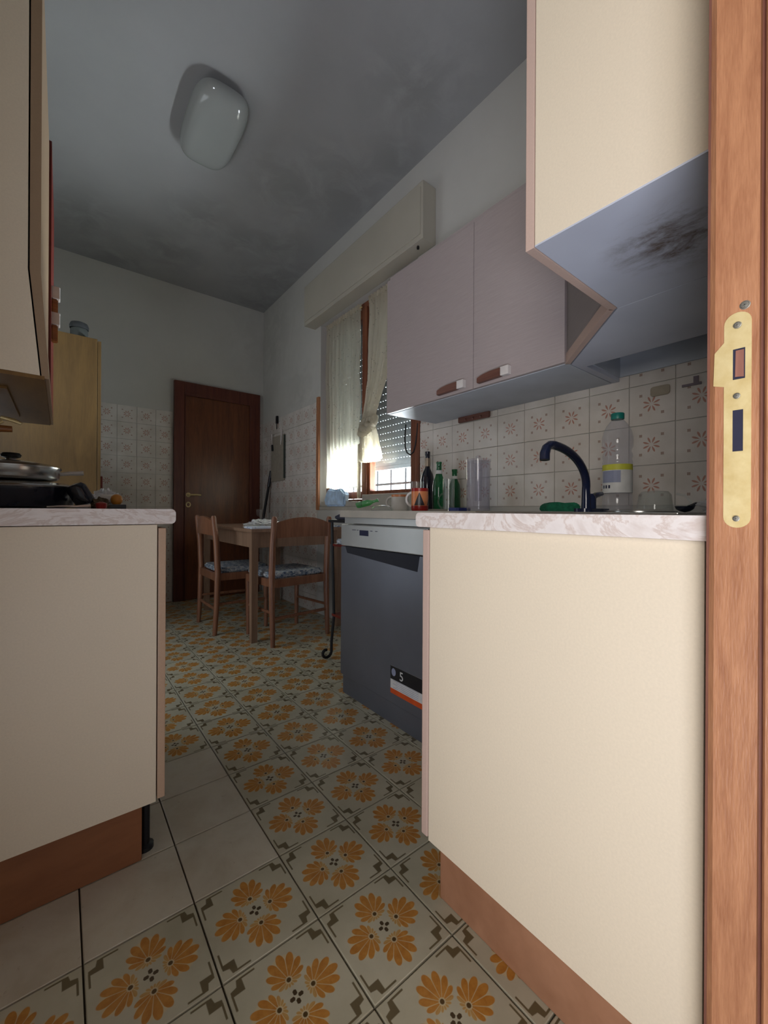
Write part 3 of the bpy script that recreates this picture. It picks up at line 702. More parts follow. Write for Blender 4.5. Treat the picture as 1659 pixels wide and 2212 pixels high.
# ================================================================ WALL CABINETS, right
UB, UT = 1.378, 2.06
t = thing('near_wall_cabinet', 'cream wall cabinet end panel high beside the doorway jamb', 'cabinet', (.707, .15, UB))
b = B(); box(b, 0, .018, -.012, .283, 0, .72, .001); obj('side_panel', b, 'cream', t)
b = B(); box(b, .018, .372, -.012, .283, .0, .72); obj('carcass', b, 'cream', t)
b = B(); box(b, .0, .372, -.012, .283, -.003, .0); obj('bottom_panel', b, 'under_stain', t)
b = B(); box(b, .0, .372, .285, .303, -.003, .72, .0015); obj('door', b, 'cream_edge', t)
t = thing('corner_wall_cabinet', 'corner wall cabinet with slanted door between the two cabinet runs', 'cabinet', (0, 0, UB))
b = B(); prism(b, [(1.081, .138), (1.698, .138), (1.698, .699), (1.372, .699), (1.081, .435)], .12, .72); obj('carcass', b, 'door_lam', t)
b = B(); prism(b, [(1.081, .138), (1.43, .138), (1.43, .699), (1.372, .699), (1.081, .435)], -.003, .012); box(b, 1.43, 1.698, .675, .699, -.003, .012); obj('bottom_panel', b, 'under_stain', t)
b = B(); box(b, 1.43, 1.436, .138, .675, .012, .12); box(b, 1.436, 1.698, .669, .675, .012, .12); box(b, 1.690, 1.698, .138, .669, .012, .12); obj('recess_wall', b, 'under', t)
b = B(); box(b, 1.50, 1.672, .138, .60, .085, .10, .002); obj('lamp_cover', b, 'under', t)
# slanted door
dx, dy = (1.372-1.081), (.699-.435); L = math.hypot(dx, dy); n_ = Vector((-dy, dx)).normalized()
q0 = Vector((1.083, .438)); q1 = Vector((1.368, .697))
b = B(); prism(b, [tuple(q0+n_*.002), tuple(q1+n_*.002), tuple(q1+n_*.018), tuple(q0+n_*.018)], .006, .72); dr = obj('door', b, grained('stained_grey_laminate', (140, 132, 128), 'XY'), t)
b = B(); prism(b, [tuple(q0+n_*.004), tuple(q1+n_*.004), tuple(q1+n_*.021), tuple(q0+n_*.021)], -.003, .030); obj('edge_rail', b, 'cream_edge', dr)
t = thing('long_wall_cabinet', 'two-door wall cabinet on the tiled wall, left end next to the window', 'cabinet', (1.335, .703, UB))
b = B(); box(b, .02, .363, 0, .965, .0, .72); obj('carcass', b, 'door_lam', t)
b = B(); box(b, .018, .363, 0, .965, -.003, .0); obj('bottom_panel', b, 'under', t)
def wall_door(y0, y1, hy0, hy1):
    b = B(); box(b, 0, .018, y0+.0015, y1-.0015, -.001, .69, .001); d = obj('door', b, 'door_lam', t)
    # handle: wooden wedge with a white square at its right (smaller y) end
    b = B(); L = hy1-hy0
    prism(b, [(hy0+.036, .012), (hy1, .010), (hy1, .030), (hy1-.025, .038), (hy1-.06, .043), (hy0+.036, .044)], -.020, -.000, 'X', .002); h = obj('handle', b, 'handle_wood', d)
    b = B(); box(b, -.021, -.0, hy0, hy0+.036, .011, .045, .002); obj('handle_cap', b, 'handle_cap', h, label='square white metal handle end')
wall_door(.0, .392, .21, .36); wall_door(.392, .965, .43, .585)

# things on the tiles
t = thing('towel_hook_plate', 'mauve-brown hook plate on the tiles under the wall cabinet', 'hook plate', (1.698, 1.28, 1.345))
b = B(); prism(b, rrect(0, .205, 0, .042, .008), -.014, .0, 'X', .002); obj('plate', b, 'handle_wood', t)
b = B(); 
b.free()
for y in (.05, .10, .15):
    b = B(); tube(b, [(-.012, y, .018), (-.022, y, .010), (-.020, y, .004)], .003, 6); obj('hook', b, 'handle_wood', t, True)
b = B(); prism(b, rrect(0, .062, 0, .036, .010), -.004, .0, 'X', .001); tag(obj('adhesive_pad', b, plain('yellowed_adhesive', (158, 148, 130), .5)), 'small yellowed adhesive pad stuck on the tiles above the plastic bottle', 'adhesive pad').location = (1.6995, .506, 1.292)
b = B(); prism(b, [(0, 0), (.055, .0), (.055, .008), (.022, .008), (.022, .030), (.008, .030), (.008, .008), (0, .008)], -.006, 0, 'X'); tag(obj('angle_bracket', b, plain('mauve_bracket', (120, 108, 116), .5)), 'small angle bracket on the tiles next to the doorway jamb', 'bracket').location = (1.6995, .415, 1.305)

# ================================================================ THINGS ON THE RIGHT WORKTOPS
def bottle(name, label, loc, prof, mat, extras=()):
    t = thing(name, label, 'bottle', loc)
    b = B(); lathe(b, prof, seg=26); g = obj('glass_body', b, mat, t, True)
    for nm, pr, mt in extras:
        b = B(); lathe(b, pr, seg=26, cap=False); obj(nm, b, mt, t, True)
    return t
WT = TOP+.004
bottle('wine_bottle', 'dark navy wine bottle with a foil band on its neck, tallest of the bottles', (1.545, 1.575, WT),
       [(.033, 0), (.036, .006), (.036, .165), (.030, .195), (.016, .225), (.014, .235), (.0138, .300), (.0145, .302), (.0145, .318), (.011, .319)], 'dark_bottle',
       [('neck_foil', [(.0152, .238), (.0150, .282)], 'foil')])
bottle('beer_bottle', 'green beer bottle, taller of the two, with round neck label', (1.405, 1.355, WT),
       [(.028, 0), (.030, .005), (.030, .120), (.026, .142), (.0155, .172), (.013, .19), (.0125, .222), (.0138, .224), (.0138, .232), (.010, .233)], 'green_glass',
       [('neck_label', [(.0162, .175), (.0146, .192)], 'label_white')])
bottle('beer_bottle', 'shorter green beer bottle behind the blue plastic lid', (1.47, 1.315, WT),
       [(.026, 0), (.029, .005), (.029, .100), (.025, .125), (.014, .152), (.012, .165), (.012, .188), (.0135, .190), (.0135, .198), (.010, .199)], 'green_glass',
       [('neck_label', [(.0150, .152), (.0132, .166)], 'label_white')])
# lying green bottle
t = thing('green_lying_bottle', 'bright green glass bottle lying near the window end of the worktop', 'bottle', (1.105, 1.585, WT), math.radians(-50))
b = B(); lathe(b, [(.0005, -.02), (.018, -.018), (.021, 0), (.021, .07), (.010, .10), (.009, .13), (.0115, .132), (.0115, .14), (.007, .141)], seg=20)
for v in b.verts:
    q = v.co*.72; v.co = Vector((q.z*math.cos(.42)-q.x*math.sin(.42), q.y, .0258+q.z*math.sin(.42)*.55+q.x*math.cos(.42)))
obj('glass_body', b, 'bright_green_glass', t, True)
# bowl near window
t = thing('glass_bowl', 'upturned shallow clear glass bowl on the window end of the worktop', 'bowl', (1.135, 1.445, WT))
b = B(); lathe(b, [(.052, 0), (.050, .007), (.040, .018), (.015, .023), (.001, .024)], seg=28); obj('shell', b, 'glass', t, True)
# mugs
def mug(name, label, loc, r, h, rot, mats, tri=False, hr=.024):
    t = thing(name, label, 'mug', loc, rot)
    b = B(); lathe(b, [(r*.93, 0), (r, .006), (r, h*.22)], seg=28); box(b, 0, .0001, 0, .0001, .001, .0011); lo = obj('mug_base', b, mats[0], t, True)
    b = B(); lathe(b, [(r, h*.22), (r, h*.86)], seg=28, cap=False); obj('mug_body', b, mats[1], t, True)
    b = B(); lathe(b, [(r, h*.86), (r*1.015, h), (r*.95, h), (r*.93, h*.25), (.001, h*.24)], seg=28, cap=False); obj('mug_rim', b, mats[2], t, True)
    b = B(); tube(b, [(r-.002+hr*1.1*math.sin(a*PI/8)*1.0, 0, h*.52+hr*math.cos(a*PI/8)*1.15) for a in range(9)], .0048, 8); obj('handle', b, mats[3], t, True)
    if tri:
        for k in range(-1, 2):
            b = B(); c = PI+.35+k*1.6; V = []
            n = 9
            top = b.verts.new(((r+.0012)*math.cos(c), (r+.0012)*math.sin(c), h*.82)); low = []
            for i in range(n):
                a = c-.62+1.24*i/(n-1); low.append(b.verts.new(((r+.0012)*math.cos(a), (r+.0012)*math.sin(a), h*.24)))
            # intermediate row keeps the triangle on the curved wall
            mid = []
            for i in range(n):
                a = c+(-.62+1.24*i/(n-1))*.5; mid.append(b.verts.new(((r+.0014)*math.cos(a), (r+.0014)*math.sin(a), h*.53)))
            for i in range(n-1):
                b.faces.new((low[i], low[i+1], mid[i+1], mid[i])); b.faces.new((mid[i], mid[i+1], top))
            obj('triangle_motif', b, 'glaze_dark', t)
    return t
mug('mug', 'orange mug with red base and dark triangles on the worktop', (1.13, 1.195, WT), .0345, .090, math.radians(115), ('red', 'orange', 'red', 'white'), True)
mug('mug', 'white mug with an orange top band, left of the triangle mug', (1.235, 1.44, WT), .040, .074, math.radians(140), ('white', 'white', 'orange', 'white'), False, .022)
t = thing('glass_tumbler', 'tall clear glass tumbler behind the triangle mug', 'glass', (1.225, 1.315, WT))
b = B(); lathe(b, [(.026, 0), (.031, .128), (.0295, .128), (.0248, .006), (.001, .006)], seg=24, cap=False); obj('glass_wall', b, 'glass', t, True)
t = thing('glass_tankard', 'clear glass tankard with round handle in front of the short green bottle', 'glass', (1.37, 1.26, WT), math.radians(100))
b = B(); lathe(b, [(.026, 0), (.026, .145), (.0245, .145), (.0235, .008), (.001, .008)], seg=24, cap=False); obj('glass_wall', b, 'glass', t, True)
b = B(); tube(b, [(.024+.032*math.sin(a*PI/10), 0, .045+.035*math.cos(a*PI/10)) for a in range(11)], .0042, 8); obj('handle', b, 'glass', t, True)
# pitcher
t = thing('clear_pitcher', 'tall cloudy clear plastic canister with lid against the tiles', 'canister', (1.29, 1.03, WT), .2)
b = B(); lathe(b, [(.043, 0), (.045, .006), (.047, .196), (.0455, .196), (.0435, .008), (.001, .008)], seg=30, cap=False); obj('canister_wall', b, 'pitcher', t, True)
b = B(); lathe(b, [(.049, .194), (.049, .203), (.035, .206), (.012, .209), (.011, .216), (.006, .219), (.0005, .220)], seg=30); obj('lid', b, 'pitcher', t, True)
b = B(); lathe(b, [(.014, .04), (.016, .19)], seg=14, cap=False); obj('inner_tube', b, 'pitcher', t, True)
# blue lid, tray
b = B(); prism(b, rrect(-.042, .042, -.03, .03, .010), 0, .014, 'Z', .002); tag(obj('blue_lid', b, 'blue'), 'blue plastic lid lying before the short green bottle', 'lid').location = (1.335, 1.165, WT)
b = B(); prism(b, rrect(-.055, .055, -.035, .035, .012), 0, .008, 'Z', .002); tag(obj('small_tray', b, MAT['dwtop']), 'low grey tray before the taller green bottle', 'tray').location = (1.31, 1.285, WT)
# sponge
b = B(); prism(b, [(-.055, 0), (.055, 0), (.056, .020), (.04, .030), (.01, .027), (-.02, .031), (-.045, .026), (-.057, .015)], -.03, .03, 'Y', .003)
o = obj('sponge', b, 'green', None, True, (1.30, .70, TOP+.0045)); o.rotation_euler = (0, 0, -.66); tag(o, 'green scouring sponge on the worktop left of the black tap', 'sponge')
# PET bottle
t = thing('plastic_bottle', 'large clear plastic bottle with teal cap and printed label by the tap', 'bottle', (1.385, .555, SZ), math.radians(200))
pr = [(.030, 0), (.040, .004), (.043, .012), (.043, .055), (.0415, .058), (.0415, .150), (.043, .153), (.043, .158), (.0405, .166), (.043, .174), (.0425, .182), (.039, .190), (.0395, .196), (.0435, .206), (.0445, .222), (.044, .236), (.040, .254), (.031, .274), (.020, .288), (.0145, .293), (.0145, .300)]
b = B(); lathe(b, pr, seg=32); obj('bottle_body', b, 'pet', t, True)
b = B(); lathe(b, [(.0185, .2935), (.0190, .297), (.0190, .311), (.0175, .313)], seg=26); obj('cap', b, 'cap_green', t, True)
b = B(); lathe(b, [(.0424, .060), (.0424, .131)], seg=32, cap=False); lb = obj('label', b, 'label_white', t, True)
b = B(); lathe(b, [(.0424, .131), (.0424, .149)], seg=32, cap=False); obj('label_band', b, 'label_yellow', lb, True)
def patch(a0, a1, z0, z1, r, mt, nm='print'):
    b = B(); n = 6; A = [b.verts.new((r*math.cos(a0+(a1-a0)*i/n), r*math.sin(a0+(a1-a0)*i/n), z0)) for i in range(n+1)]
    C = [b.verts.new((r*math.cos(a0+(a1-a0)*i/n), r*math.sin(a0+(a1-a0)*i/n), z1)) for i in range(n+1)]
    for i in range(n): b.faces.new((A[i], A[i+1], C[i+1], C[i]))
    return obj(nm, b, mt, lb)
patch(-1.15, .25, .092, .129, .0428, 'label_blue')
for k in range(3): patch(-1.05+k*.24, -.92+k*.24, .074, .084, .0430, 'navy')
# glass jar lying / jar right of bottle
t = thing('glass_jug', 'clear smoky glass jug upside down on the drainer, right of the plastic bottle', 'jug', (1.40, .455, SZ))
b = B(); lathe(b, [(.047, 0), (.046, .02), (.042, .052), (.034, .062), (.0005, .066)], seg=30); obj('jug_wall', b, MAT['smoky_glass'], t, True)
b = B(); tube(b, [(.03, -.045, .055), (.04, -.065, .050), (.045, -.078, .03), (.04, -.07, .012), (.035, -.055, .006)], .004, 8); obj('handle', b, 'glass', t, True)
t = thing('pan_lid', 'steel pan lid lying flat before the glass jug', 'lid', (1.24, .44, SZ))
b = B(); lathe(b, [(.085, 0), (.085, .003), (.05, .008), (.0005, .009)], seg=30); obj('disc', b, 'steel', t, True)
t = thing('ladle', 'black plastic ladle resting on the drainer near the jamb', 'ladle', (1.345, .365, SZ), -.25)
b = B(); lathe(b, [(.0005, 0), (.012, .003), (.020, .009), (.023, .017), (.021, .017), (.012, .006), (.0005, .004)], seg=24); obj('scoop', b, 'black_gloss', t, True)
b = B(); tube(b, [(.020, 0, .014), (.05, .0, .024), (.09, -.01, .022), (.12, -.02, .010)], [.006, .005, .005, .006], 8); obj('handle', b, 'black_gloss', t, True)
# crumpled clear bag right
def crumple(cx, cy, rx, ry, rz, seed, mat, name, label, cat, loc, seg=22, amp=.35):
    """a crumpled, creased sheet-like lump resting on z = 0"""
    b = B(); bmesh.ops.create_icosphere(b, subdivisions=5, radius=1.0); off = Vector((seed*3.1, seed*1.7, seed*.9))
    for v in b.verts:
        n = v.co.normalized()
        r1 = 1-abs(noise.noise(n*1.6+off))*2.2; r2 = 1-abs(noise.noise(n*3.7+off*1.3))*2.0
        d = .55+.38*r1+amp*.55*r2
        z = n.z*d*rz
        v.co = Vector((n.x*d*rx*1.15, n.y*d*ry*1.15, max(z, -rz*.30)+rz*.30))
    o = obj(name, b, mat, None, True, loc); return tag(o, label, cat)
crumple(0, 0, .055, .075, .045, 3, 'bag', 'crumpled_bag', 'crumpled clear plastic bag on the drainer beside the jamb', 'bag', (1.38, .255, SZ))

# ================================================================ LEFT SIDE
LT = .871
t = thing('stove_base_cabinet', 'cream base cabinet end panel at the left, below the stove worktop', 'cabinet', (-.405, 1.13, 0))
b = B(); box(b, 0, .590, .0, .018, .152, .8325, .001); obj('side_panel', b, 'cream', t)
b = B(); box(b, 0, .590, .018, .75, .152, .8325); obj('carcass', b, 'cream', t)
b = B(); box(b, .593, .610, .002, .55, .156, .824, .002); obj('door', b, MAT['tan_edge'], t)
b = B(); box(b, 0.02, .565, .032, .050, 0, .147, .002); obj('plinth', b, wood('brown_stove_plinth', (122, 76, 48), (146, 96, 62), 'X', 5, .5, .3, 4, .03), t)
b = B(); lathe(b, [(.020, 0), (.020, .01), (.011, .014), (.011, .15)], .577, .07, 0, 16); obj('foot', b, 'black', t, True, label='black adjustable cabinet foot')
b = B(); lathe(b, [(.020, 0), (.020, .01), (.011, .014), (.011, .15)], .52, .60, 0, 16); obj('foot', b, 'black', t, True)
t = thing('stove_worktop', 'pale marbled worktop end with rounded front edge at the left', 'worktop', (0, 0, 0))
pp = [(-.405, .8345)]; r = .011; xe = .224
for cx_, cz_, a0 in ((xe-r, .8345+r, -90), (xe-r, LT-r, 0)):
    for i in range(6):
        a = math.radians(a0+90*i/5); pp.append((cx_+r*math.cos(a), cz_+r*math.sin(a)))
pp.append((-.405, LT))
b = B(); prism(b, pp, 1.118, 2.02, 'Y'); obj('slab', b, 'marble', t)
# hood unit with flared lower front
t = thing('hood_cabinet', 'cream extractor hood cabinet at the upper left edge with flared lower front', 'hood', (0, 1.16, 0))
body = [(-.405, 1.164), (-.0375, 1.160), (-.0585, 1.385), (-.0585, 2.10), (-.405, 2.10)]
b = B(); prism(b, body, 0, .62, 'Y'); obj('side_panel', b, 'cream', t)
MAT['hood_edge'] = laminate('tan_hood_edge', (150, 126, 100))
b = B(); prism(b, [(-.0345, 1.155), (-.0225, 1.155), (-.0370, 1.385), (-.0370, 2.10), (-.0555, 2.10), (-.0555, 1.385)], .001, .62, 'Y'); obj('door', b, 'hood_edge', t)
b = B(); box(b, -.405, -.030, .0, .62, 1.152, 1.160); obj('bottom_panel', b, 'hood_under', t)
b = B(); box(b, -.36, -.10, .12, .5, 1.147, 1.152); obj('grease_filter', b, 'hood_under', t)
t = thing('tall_wall_cabinet', 'dark red edged wall cabinet beyond the hood, seen nearly edge-on', 'cabinet', (0, 1.79, 0))
b = B(); box(b, -.405, -.050, 0, .50, 1.25, 2.12); obj('carcass', b, 'cream', t)
b = B(); box(b, -.048, -.030, .0, .50, 1.25, 2.12, .002); dd = obj('door', b, 'redwood', t)
def left_handle(par, y, z):
    b = B(); prism(b, [(y, z-.075), (y+.02, z-.08), (y+.02, z-.02), (y, z-.02)], -.030, -.012, 'X', .003); h = obj('handle', b, 'handle_orange', par)
    b = B(); box(b, -.032, -.006, y-.004, y+.03, z-.02, z+.022, .003); obj('handle_cap', b, 'handle_cap', h, label='white square handle end')
left_handle(dd, .03, 1.62); left_handle(dd, .03, 1.53)
# hanging spatula with wooden handle
t = thing('hanging_utensil', 'orange-brown wooden handle with a brass end, hanging below the hood', 'utensil', (-.100, 1.42, 1.065))
b = B(); tube(b, [(-.10, .0, .020), (-.05, 0, .008), (-.0, 0, .010)], [.010, .011, .008], 10); obj('wooden_grip', b, 'handle_orange', t, True)
b = B(); tube(b, [(-.022, 0, .038), (.004, 0, .032), (.018, 0, .026)], [.005, .006, .004], 10); tube(b, [(-.018, 0, .030), (-.03, 0, .02)], .005, 8); obj('ferrule', b, 'brass', t, True)
b = B(); tube(b, [(-.03, 0, .024), (-.04, 0, .08), (-.04, 0, .082)], .0025, 6); obj('hanging_loop', b, 'dull_steel', t, True)
# larder
t = thing('larder_cupboard', 'tall olive-brown wooden larder cupboard against the left wall', 'cupboard', (XL+.005, 3.15, 0))
b = B(); box(b, 0, .58, 0, .60, 0, 1.945, .002); obj('carcass', b, 'larder_wood', t)
b = B(); box(b, .582, .600, .002, .598, .06, 1.935, .002); dd = obj('door', b, 'larder_wood', t)
b = B(); box(b, .600, .612, .02, .04, .95, 1.08, .003); obj('handle', b, 'redwood', dd)
t = thing('storage_jar', 'dark grey jar with a bulging lid on top of the larder', 'jar', (.085, 3.26, 1.9475))
b = B(); lathe(b, [(.040, 0), (.047, .01), (.047, .065), (.040, .075)], seg=20); obj('jar_body', b, plain('dark_grey_stoneware', (74, 78, 76), .5), t, True)
b = B(); lathe(b, [(.050, .073), (.052, .09), (.045, .108), (.02, .118), (.0005, .119)], seg=20); obj('lid', b, plain('darker_lid', (50, 52, 54), .6), t, True)

# pans on the stove worktop
PX, PY = -.108, 1.50
t = thing('frying_pan', 'wide dark pan underneath the steel saucepan on the left worktop', 'pan', (PX, PY, LT))
b = B(); lathe(b, [(.115, 0), (.135, .006), (.146, .045), (.147, .060), (.143, .060), (.130, .010), (.001, .008)], seg=40, cap=False); obj('pan_body', b, 'black_gloss', t, True)
b = B(); lathe(b, [(.148, .056), (.150, .060), (.148, .063), (.12, .070), (.06, .0745), (.001, .075)], seg=40, cap=False); obj('pan_lid', b, 'steel', t, True)
b = B(); tube(b, [(.14, .03, .045), (.162, .035, .052), (.167, .045, .05), (.142, .055, .045)], .004, 8); obj('side_handle', b, 'steel', t, True)
t = thing('saucepan', 'shiny steel saucepan with lid stacked on the wide pan', 'saucepan', (PX, PY, LT+.0755))
b = B(); lathe(b, [(.085, 0), (.098, .003), (.104, .010), (.106, .034), (.1035, .036)], seg=40); obj('pot_body', b, 'steel', t, True)
b = B(); lathe(b, [(.109, .034), (.109, .038), (.09, .046), (.05, .053), (.012, .055), (.010, .062), (.001, .064)], seg=40, cap=False); ld = obj('lid', b, 'steel', t, True)
b = B(); lathe(b, [(.010, .060), (.020, .064), (.022, .070), (.018, .075), (.001, .077)], seg=20); obj('knob', b, 'black', ld, True)
b = B(); tube(b, [(.100, .03, .024), (.125, .028, .028), (.160, .024, .031)], [.005, .006, .007], 10); obj('handle', b, 'handle_cap', t, True)
# clutter at the end of the worktop
t = thing('black_canister', 'small black canister with shiny band, right of the pans', 'canister', (.066, 1.40, LT))
b = B(); lathe(b, [(.022, 0), (.024, .004), (.024, .050), (.018, .060), (.006, .063)], seg=22)
for v in b.verts: v.co = Matrix.Rotation(-.5, 3, 'Y') @ v.co + Vector((-.01, 0, .0118))
obj('canister_body', b, 'black_gloss', t, True)
crumple(0, 0, .040, .036, .048, 11, 'bag', 'clear_bag', 'crumpled clear bag heaped between the black canister and the orange jar', 'bag', (.108, 1.55, LT))
crumple(0, 0, .026, .024, .026, 19, plain('brown_paper', (88, 74, 54), .8), 'paper_ball', 'crumpled brown paper ball in front of the clear bag', 'paper', (.082, 1.40, LT))
t = thing('spice_jar', 'small white jar lying on its side on the black box lid', 'jar', (.108, 1.45, LT+.0145))
b = B()
lathe(b, [(.013, 0), (.014, .003), (.014, .034), (.011, .036)], seg=18)
for v in b.verts: v.co = Vector((v.co.z-.02, v.co.y, v.co.x+.014))
obj('jar_body', b, 'white', t, True)
b = B(); box(b, -.03, .035, -.035, .03, 0, .013, .002); tag(obj('black_box_lid', b, 'black_tray'), 'flat black box lid under the small jars', 'lid').location = (.115, 1.445, LT)
t = thing('orange_jar', 'small round orange lidded pot at the end of the left clutter', 'jar', (.128, 1.435, LT+.0135))
b = B(); lathe(b, [(.010, 0), (.0145, .006), (.0155, .015), (.013, .024), (.006, .029), (.0005, .030)], seg=22); obj('pot_body', b, plain('orange_peel', (200, 132, 50), .35), t, True)
b = B(); lathe(b, [(.010, 0), (.013, .004), (.013, .015), (.004, .019)], seg=16); o = obj('red_cap', b, 'red', None, True, (.085, 1.345, LT)); tag(o, 'small red bottle cap at the worktop edge', 'cap')
b = B(); tube(b, [(0, 0, .004), (.03, .01, .006), (.06, .0, .005), (.09, .01, .006)], [.003, .003, .004, .009], 8); o = obj('teaspoon', b, 'steel', None, True, (-.03, 1.35, LT)); tag(o, 'steel teaspoon lying before the black canister', 'spoon')

# ================================================================ DINING TABLE AND CHAIRS
t = thing('dining_table', 'wooden kitchen table pushed against the window wall', 'table', (.965, 2.60, 0))
b = B(); box(b, 0, .70, 0, 1.15, .722, .745, .004); obj('tabletop', b, 'table_wood', t)
b = B(); box(b, .03, .67, .02, .04, .62, .722); box(b, .03, .67, 1.11, 1.13, .62, .722); box(b, .02, .04, .03, 1.12, .62, .722); box(b, .66, .68, .03, 1.12, .62, .722); obj('apron', b, 'table_wood', t)
for x, y in ((.004, .004), (.65, .004), (.004, 1.10), (.65, 1.10)):
    b = B(); pr = [(x, y), (x+.046, y), (x+.046, y+.046), (x, y+.046)]
    c = Vector((x+.023, y+.023)); lo = [b.verts.new((c.x+(p[0]-c.x)*.85, c.y+(p[1]-c.y)*.85, 0)) for p in pr]; hi = [b.verts.new((p[0], p[1], .722)) for p in pr]
    b.faces.new(lo); b.faces.new(hi)
    for i in range(4): b.faces.new((lo[i], lo[(i+1) % 4], hi[(i+1) % 4], hi[i]))
    obj('leg', b, 'table_wood', t)
def chair(label, loc, rz):
    """origin at centre of the back posts on the floor, seat towards +y"""
    t = thing('dining_chair', label, 'chair', loc, rz, 'wooden chairs at the kitchen table')
    for s in (-1, 1):
        x = s*.213
        b = B(); tube(b, [(x, .0, 0), (x, .012, .22), (x, .018, .44), (x, .008, .64), (x, -.012, .815), (x, -.013, .828)], [.015, .019, .021, .020, .018, .012], 12); obj('back_post', b, 'chair_wood', t, True)
        b = B(); tube(b, [(s*.195, .375, 0), (s*.195, .372, .42)], [.014, .019], 12); obj('leg', b, 'chair_wood', t, True)
        b = B(); box(b, s*.205-.010, s*.205+.010, .02, .37, .375, .425, .002); obj('side_rail', b, 'chair_wood', t)
        b = B(); tube(b, [(s*.207, .01, .21), (s*.197, .372, .21)], .010, 8); obj('side_stretcher', b, 'chair_wood', t, True)
    b = B(); box(b, -.20, .20, .005, .025, .372, .425, .002); obj('back_rail', b, 'chair_wood', t)
    b = B(); box(b, -.19, .19, .362, .382, .372, .425, .002); obj('front_rail', b, 'chair_wood', t)
    b = B(); tube(b, [(-.205, .01, .175), (.205, .01, .175)], .011, 8); obj('back_stretcher', b, 'chair_wood', t, True)
    b = B(); prism(b, rrect(-.20, .20, .03, .40, .04), .425, .462, 'Z', .010); obj('seat_cushion', b, 'cushion', t, True, label='blue and white patterned seat cushion')
    # curved top board
    b = B(); n = 14; F = []; K_ = []
    for i in range(n+1):
        u = -1+2*i/n; x = u*.20; y = -.006-.022*(1-u*u); zt = .785+.040*math.cos(u*PI/2)**.8 if abs(u) < 1 else .785; zl = .690+.006*(1-u*u)
        F.append([b.verts.new((x, y-.008, zl)), b.verts.new((x, y-.008, zt)), b.verts.new((x, y+.010, zt)), b.verts.new((x, y+.010, zl))])
    for a, c in zip(F, F[1:]):
        for k in range(4): b.faces.new((a[k], a[(k+1) % 4], c[(k+1) % 4], c[k]))
    b.faces.new(F[0]); b.faces.new(F[-1][::-1]); obj('backrest', b, 'chair_wood', t, True)
    return t
c1 = chair('wooden chair with its back to the camera at the near end of the table', (1.265, 2.478, 0), math.radians(6))
c2 = dup(c1, (.835, 3.145, 0), math.radians(-90), 'wooden chair on the long door side of the table, half in shade')
# things on the table
b = B(); prism(b, [(0, 0), (.17, .0), (.16, .19), (.01, .17)], 0, .012, 'Z', .003); o = obj('folded_cloth', b, 'cloth_blue', None, False, (.966, 2.60, .7455)); tag(o, 'blue and white folded cloth on the table corner', 'cloth')
b = B(); prism(b, [(0, 0), (.10, .02), (.09, .16), (.0, .14)], 0, .010, 'Z', .003); o = obj('napkin', b, 'cloth_blue', None, False, (1.555, 2.60, .7455)); tag(o, 'folded pale napkin at the window end of the table', 'napkin')
crumple(0, 0, .115, .085, .042, 5, 'bag', 'white_bag', 'crumpled thin white plastic bag on the table', 'bag', (1.16, 2.90, .7455), amp=.5)
t = thing('glass_candlestick', 'small glass candlestick with clear cups at the back of the table', 'candlestick', (1.45, 3.45, .7455))
b = B(); lathe(b, [(.04, 0), (.035, .008), (.008, .02), (.007, .06), (.02, .075), (.022, .10)], seg=18); obj('stem', b, 'glass', t, True)
b = B(); tube(b, [(-.09, .03, .07), (-.05, .01, .045), (0, 0, .05), (.05, -.01, .045), (.09, -.03, .07)], .006, 8); obj('arm', b, 'glass', t, True)
for s in (-1, 1):
    b = B(); lathe(b, [(.016, .07), (.024, .085), (.026, .13)], s*.09, -s*.03, 0, 16, cap=False); obj('cup', b, 'glass', t, True)
# leaning stick
t = thing('leaning_stick', 'long black stick leaning beside the far door', 'stick', (1.50, 4.02, 0))
b = B(); tube(b, [(-.02, 0, .0), (.195, .0, 1.26)], [.013, .013], 10); obj('shaft', b, 'black', t, True)
b = B(); tube(b, [(.17, .0, 1.11), (.197, .0, 1.272)], [.0165, .0165], 10); obj('grip', b, 'black_gloss', t, True)
# hanging board with utensils on window wall
t = thing('hanging_wall_pad', 'pale hanging pad with utensils on a black hook, on the tiles beside the far door', 'wall pad', (1.698, 3.68, 1.16))
b = B(); box(b, -.012, -.002, .01, .32, .0, .45, .002); obj('pad', b, plain('pale_plastic_pad', (158, 150, 136), .5), t)
b = B(); box(b, -.018, -.002, .0, .012, .02, .44, .001); obj('spine', b, plain('dark_green_edge', (52, 60, 54), .5), t)
b = B(); box(b, -.020, -.002, .165, .195, .575, .65, .003); tube(b, [(-.014, .18, .58), (-.014, .18, .52)], .004, 6); obj('hook', b, 'black', t)
b = B(); tube(b, [(-.020, .05, .50), (-.020, .06, .40), (-.020, .07, .35)], [.010, .007, .004], 8); obj('spoon', b, 'handle_cap', t, True)
b = B(); tube(b, [(-.020, .29, .48), (-.020, .275, .37)], [.006, .005], 8); obj('knife', b, 'handle_cap', t, True)
b = B(); tube(b, [(-.020, .275, .37), (-.020, .265, .31)], [.011, .012], 8); obj('knife_grip', b, 'black', t, True)
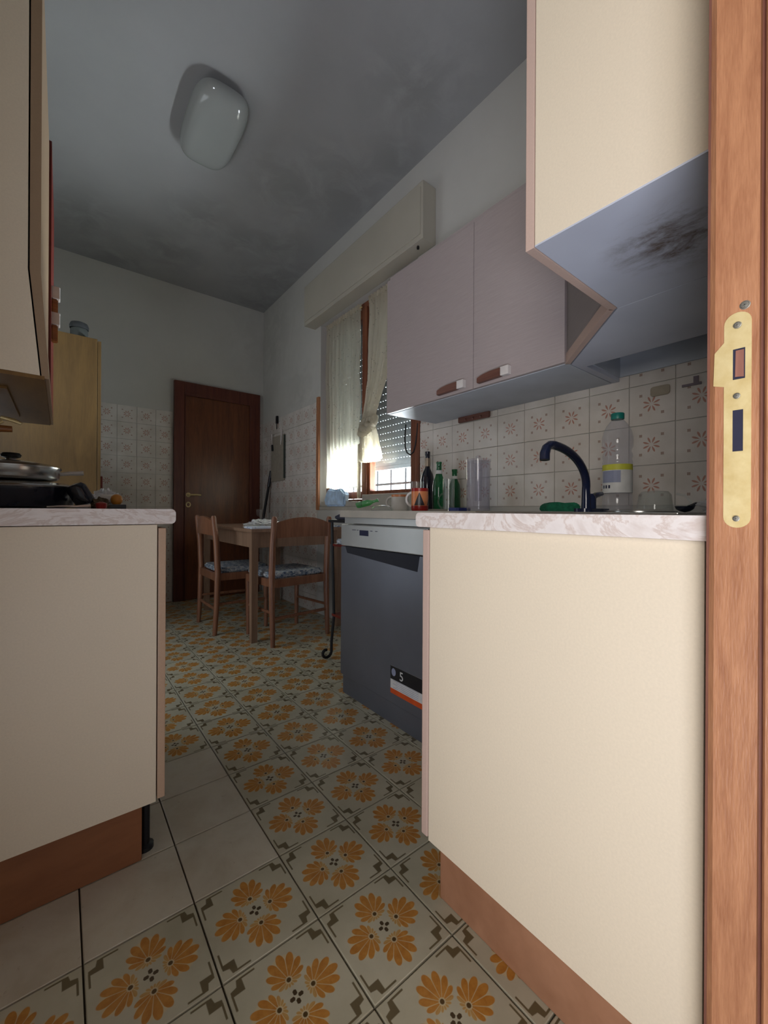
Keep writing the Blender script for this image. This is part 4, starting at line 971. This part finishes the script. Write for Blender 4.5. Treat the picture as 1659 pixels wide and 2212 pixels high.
# wrought iron stand by the dishwasher
t = thing('iron_stand', 'black wrought iron stand with scroll feet between chair and dishwasher', 'stand', (1.36, 1.95, 0))
def leg_pts(sx, sy):
    P = [(sx*.11, sy*.12, .80), (sx*.105, sy*.115, .5), (sx*.10, sy*.11, .25), (sx*.11, sy*.12, .10)]
    cx, cy = sx*.11, sy*.12
    out = [Vector(p) for p in P]
    for k in range(12):
        a = -PI*.0-k*PI/7
        r = .035-.0018*k
        out.append(Vector((cx+sx*(.035-r*math.cos(a)), cy+sy*.03*0, .04+r*math.sin(a))))
    return [Vector((p.x, p.y, max(p.z, .010))) for p in out]
for sx, sy in ((-1, 1), (1, 1), (-1, -1), (1, -1)):
    pts = leg_pts(sx, sy)
    b = B(); tube(b, pts, .0085, 8); obj('leg', b, 'iron', t, True)
for z in (.25, .66):
    b = B(); box(b, -.11, .11, -.12, .12, z, z+.014, .002); obj('shelf', b, 'redwood', t)
b = B(); box(b, -.125, .125, -.14, .14, .800, .815, .003); obj('top', b, 'black', t)
b = B(); prism(b, [(-.13, 0), (.10, 0), (.12, .018), (.06, .034), (-.03, .028), (-.10, .036), (-.14, .02)], -.10, .10, 'X', .006)
o = obj('dark_cloth', b, plain('dark_blue_cloth', (44, 44, 60), .7), None, True, (1.36, 1.95, .8155)); tag(o, 'folded dark cloth on top of the iron stand', 'cloth')
b = B(); prism(b, [(-.07, -.06), (.08, -.05), (.07, .07), (-.08, .06)], 0, .03, 'Z', .006); o = obj('folded_towel', b, MAT['cushion'], None, True, (1.34, 1.98, .6745)); tag(o, 'pale folded towel on the upper shelf of the iron stand', 'towel')

# ================================================================ CEILING LAMP
t = thing('ceiling_lamp', 'rounded rectangular white glass lamp on the stained ceiling', 'ceiling lamp', (.64, 2.33, 2.999))
b = B(); nU, nV = 56, 12; rings = []
for j in range(nV+1):
    f = j/nV; a = f*PI/2; s = math.cos(a)**.42 if f < 1 else 0; z = -.040-.070*math.sin(a)**1.0
    ring = []
    for i in range(nU):
        th = 2*PI*i/nU; c_, s_ = math.cos(th), math.sin(th); e = .55
        ring.append(b.verts.new((1.0*.138*s*abs(c_)**e*(1 if c_ >= 0 else -1), .272*s*abs(s_)**e*(1 if s_ >= 0 else -1), z)))
    rings.append(ring)
for a, c in zip(rings[:-1], rings[1:]):
    for i in range(nU): b.faces.new((a[i], a[(i+1) % nU], c[(i+1) % nU], c[i]))
bmesh.ops.remove_doubles(b, verts=b.verts, dist=.0005)
obj('glass_shade', b, 'white_cer', t, True)
b = B(); prism(b, rrect(-.10, .10, -.22, .22, .05), -.042, 0, 'Z'); obj('mounting_plate', b, 'white', t)
for y in (.262,):
    b = B(); box(b, -.012, .012, y-.012, y+.012, -.05, -.0, .003); obj('clip', b, 'dull_steel', t)
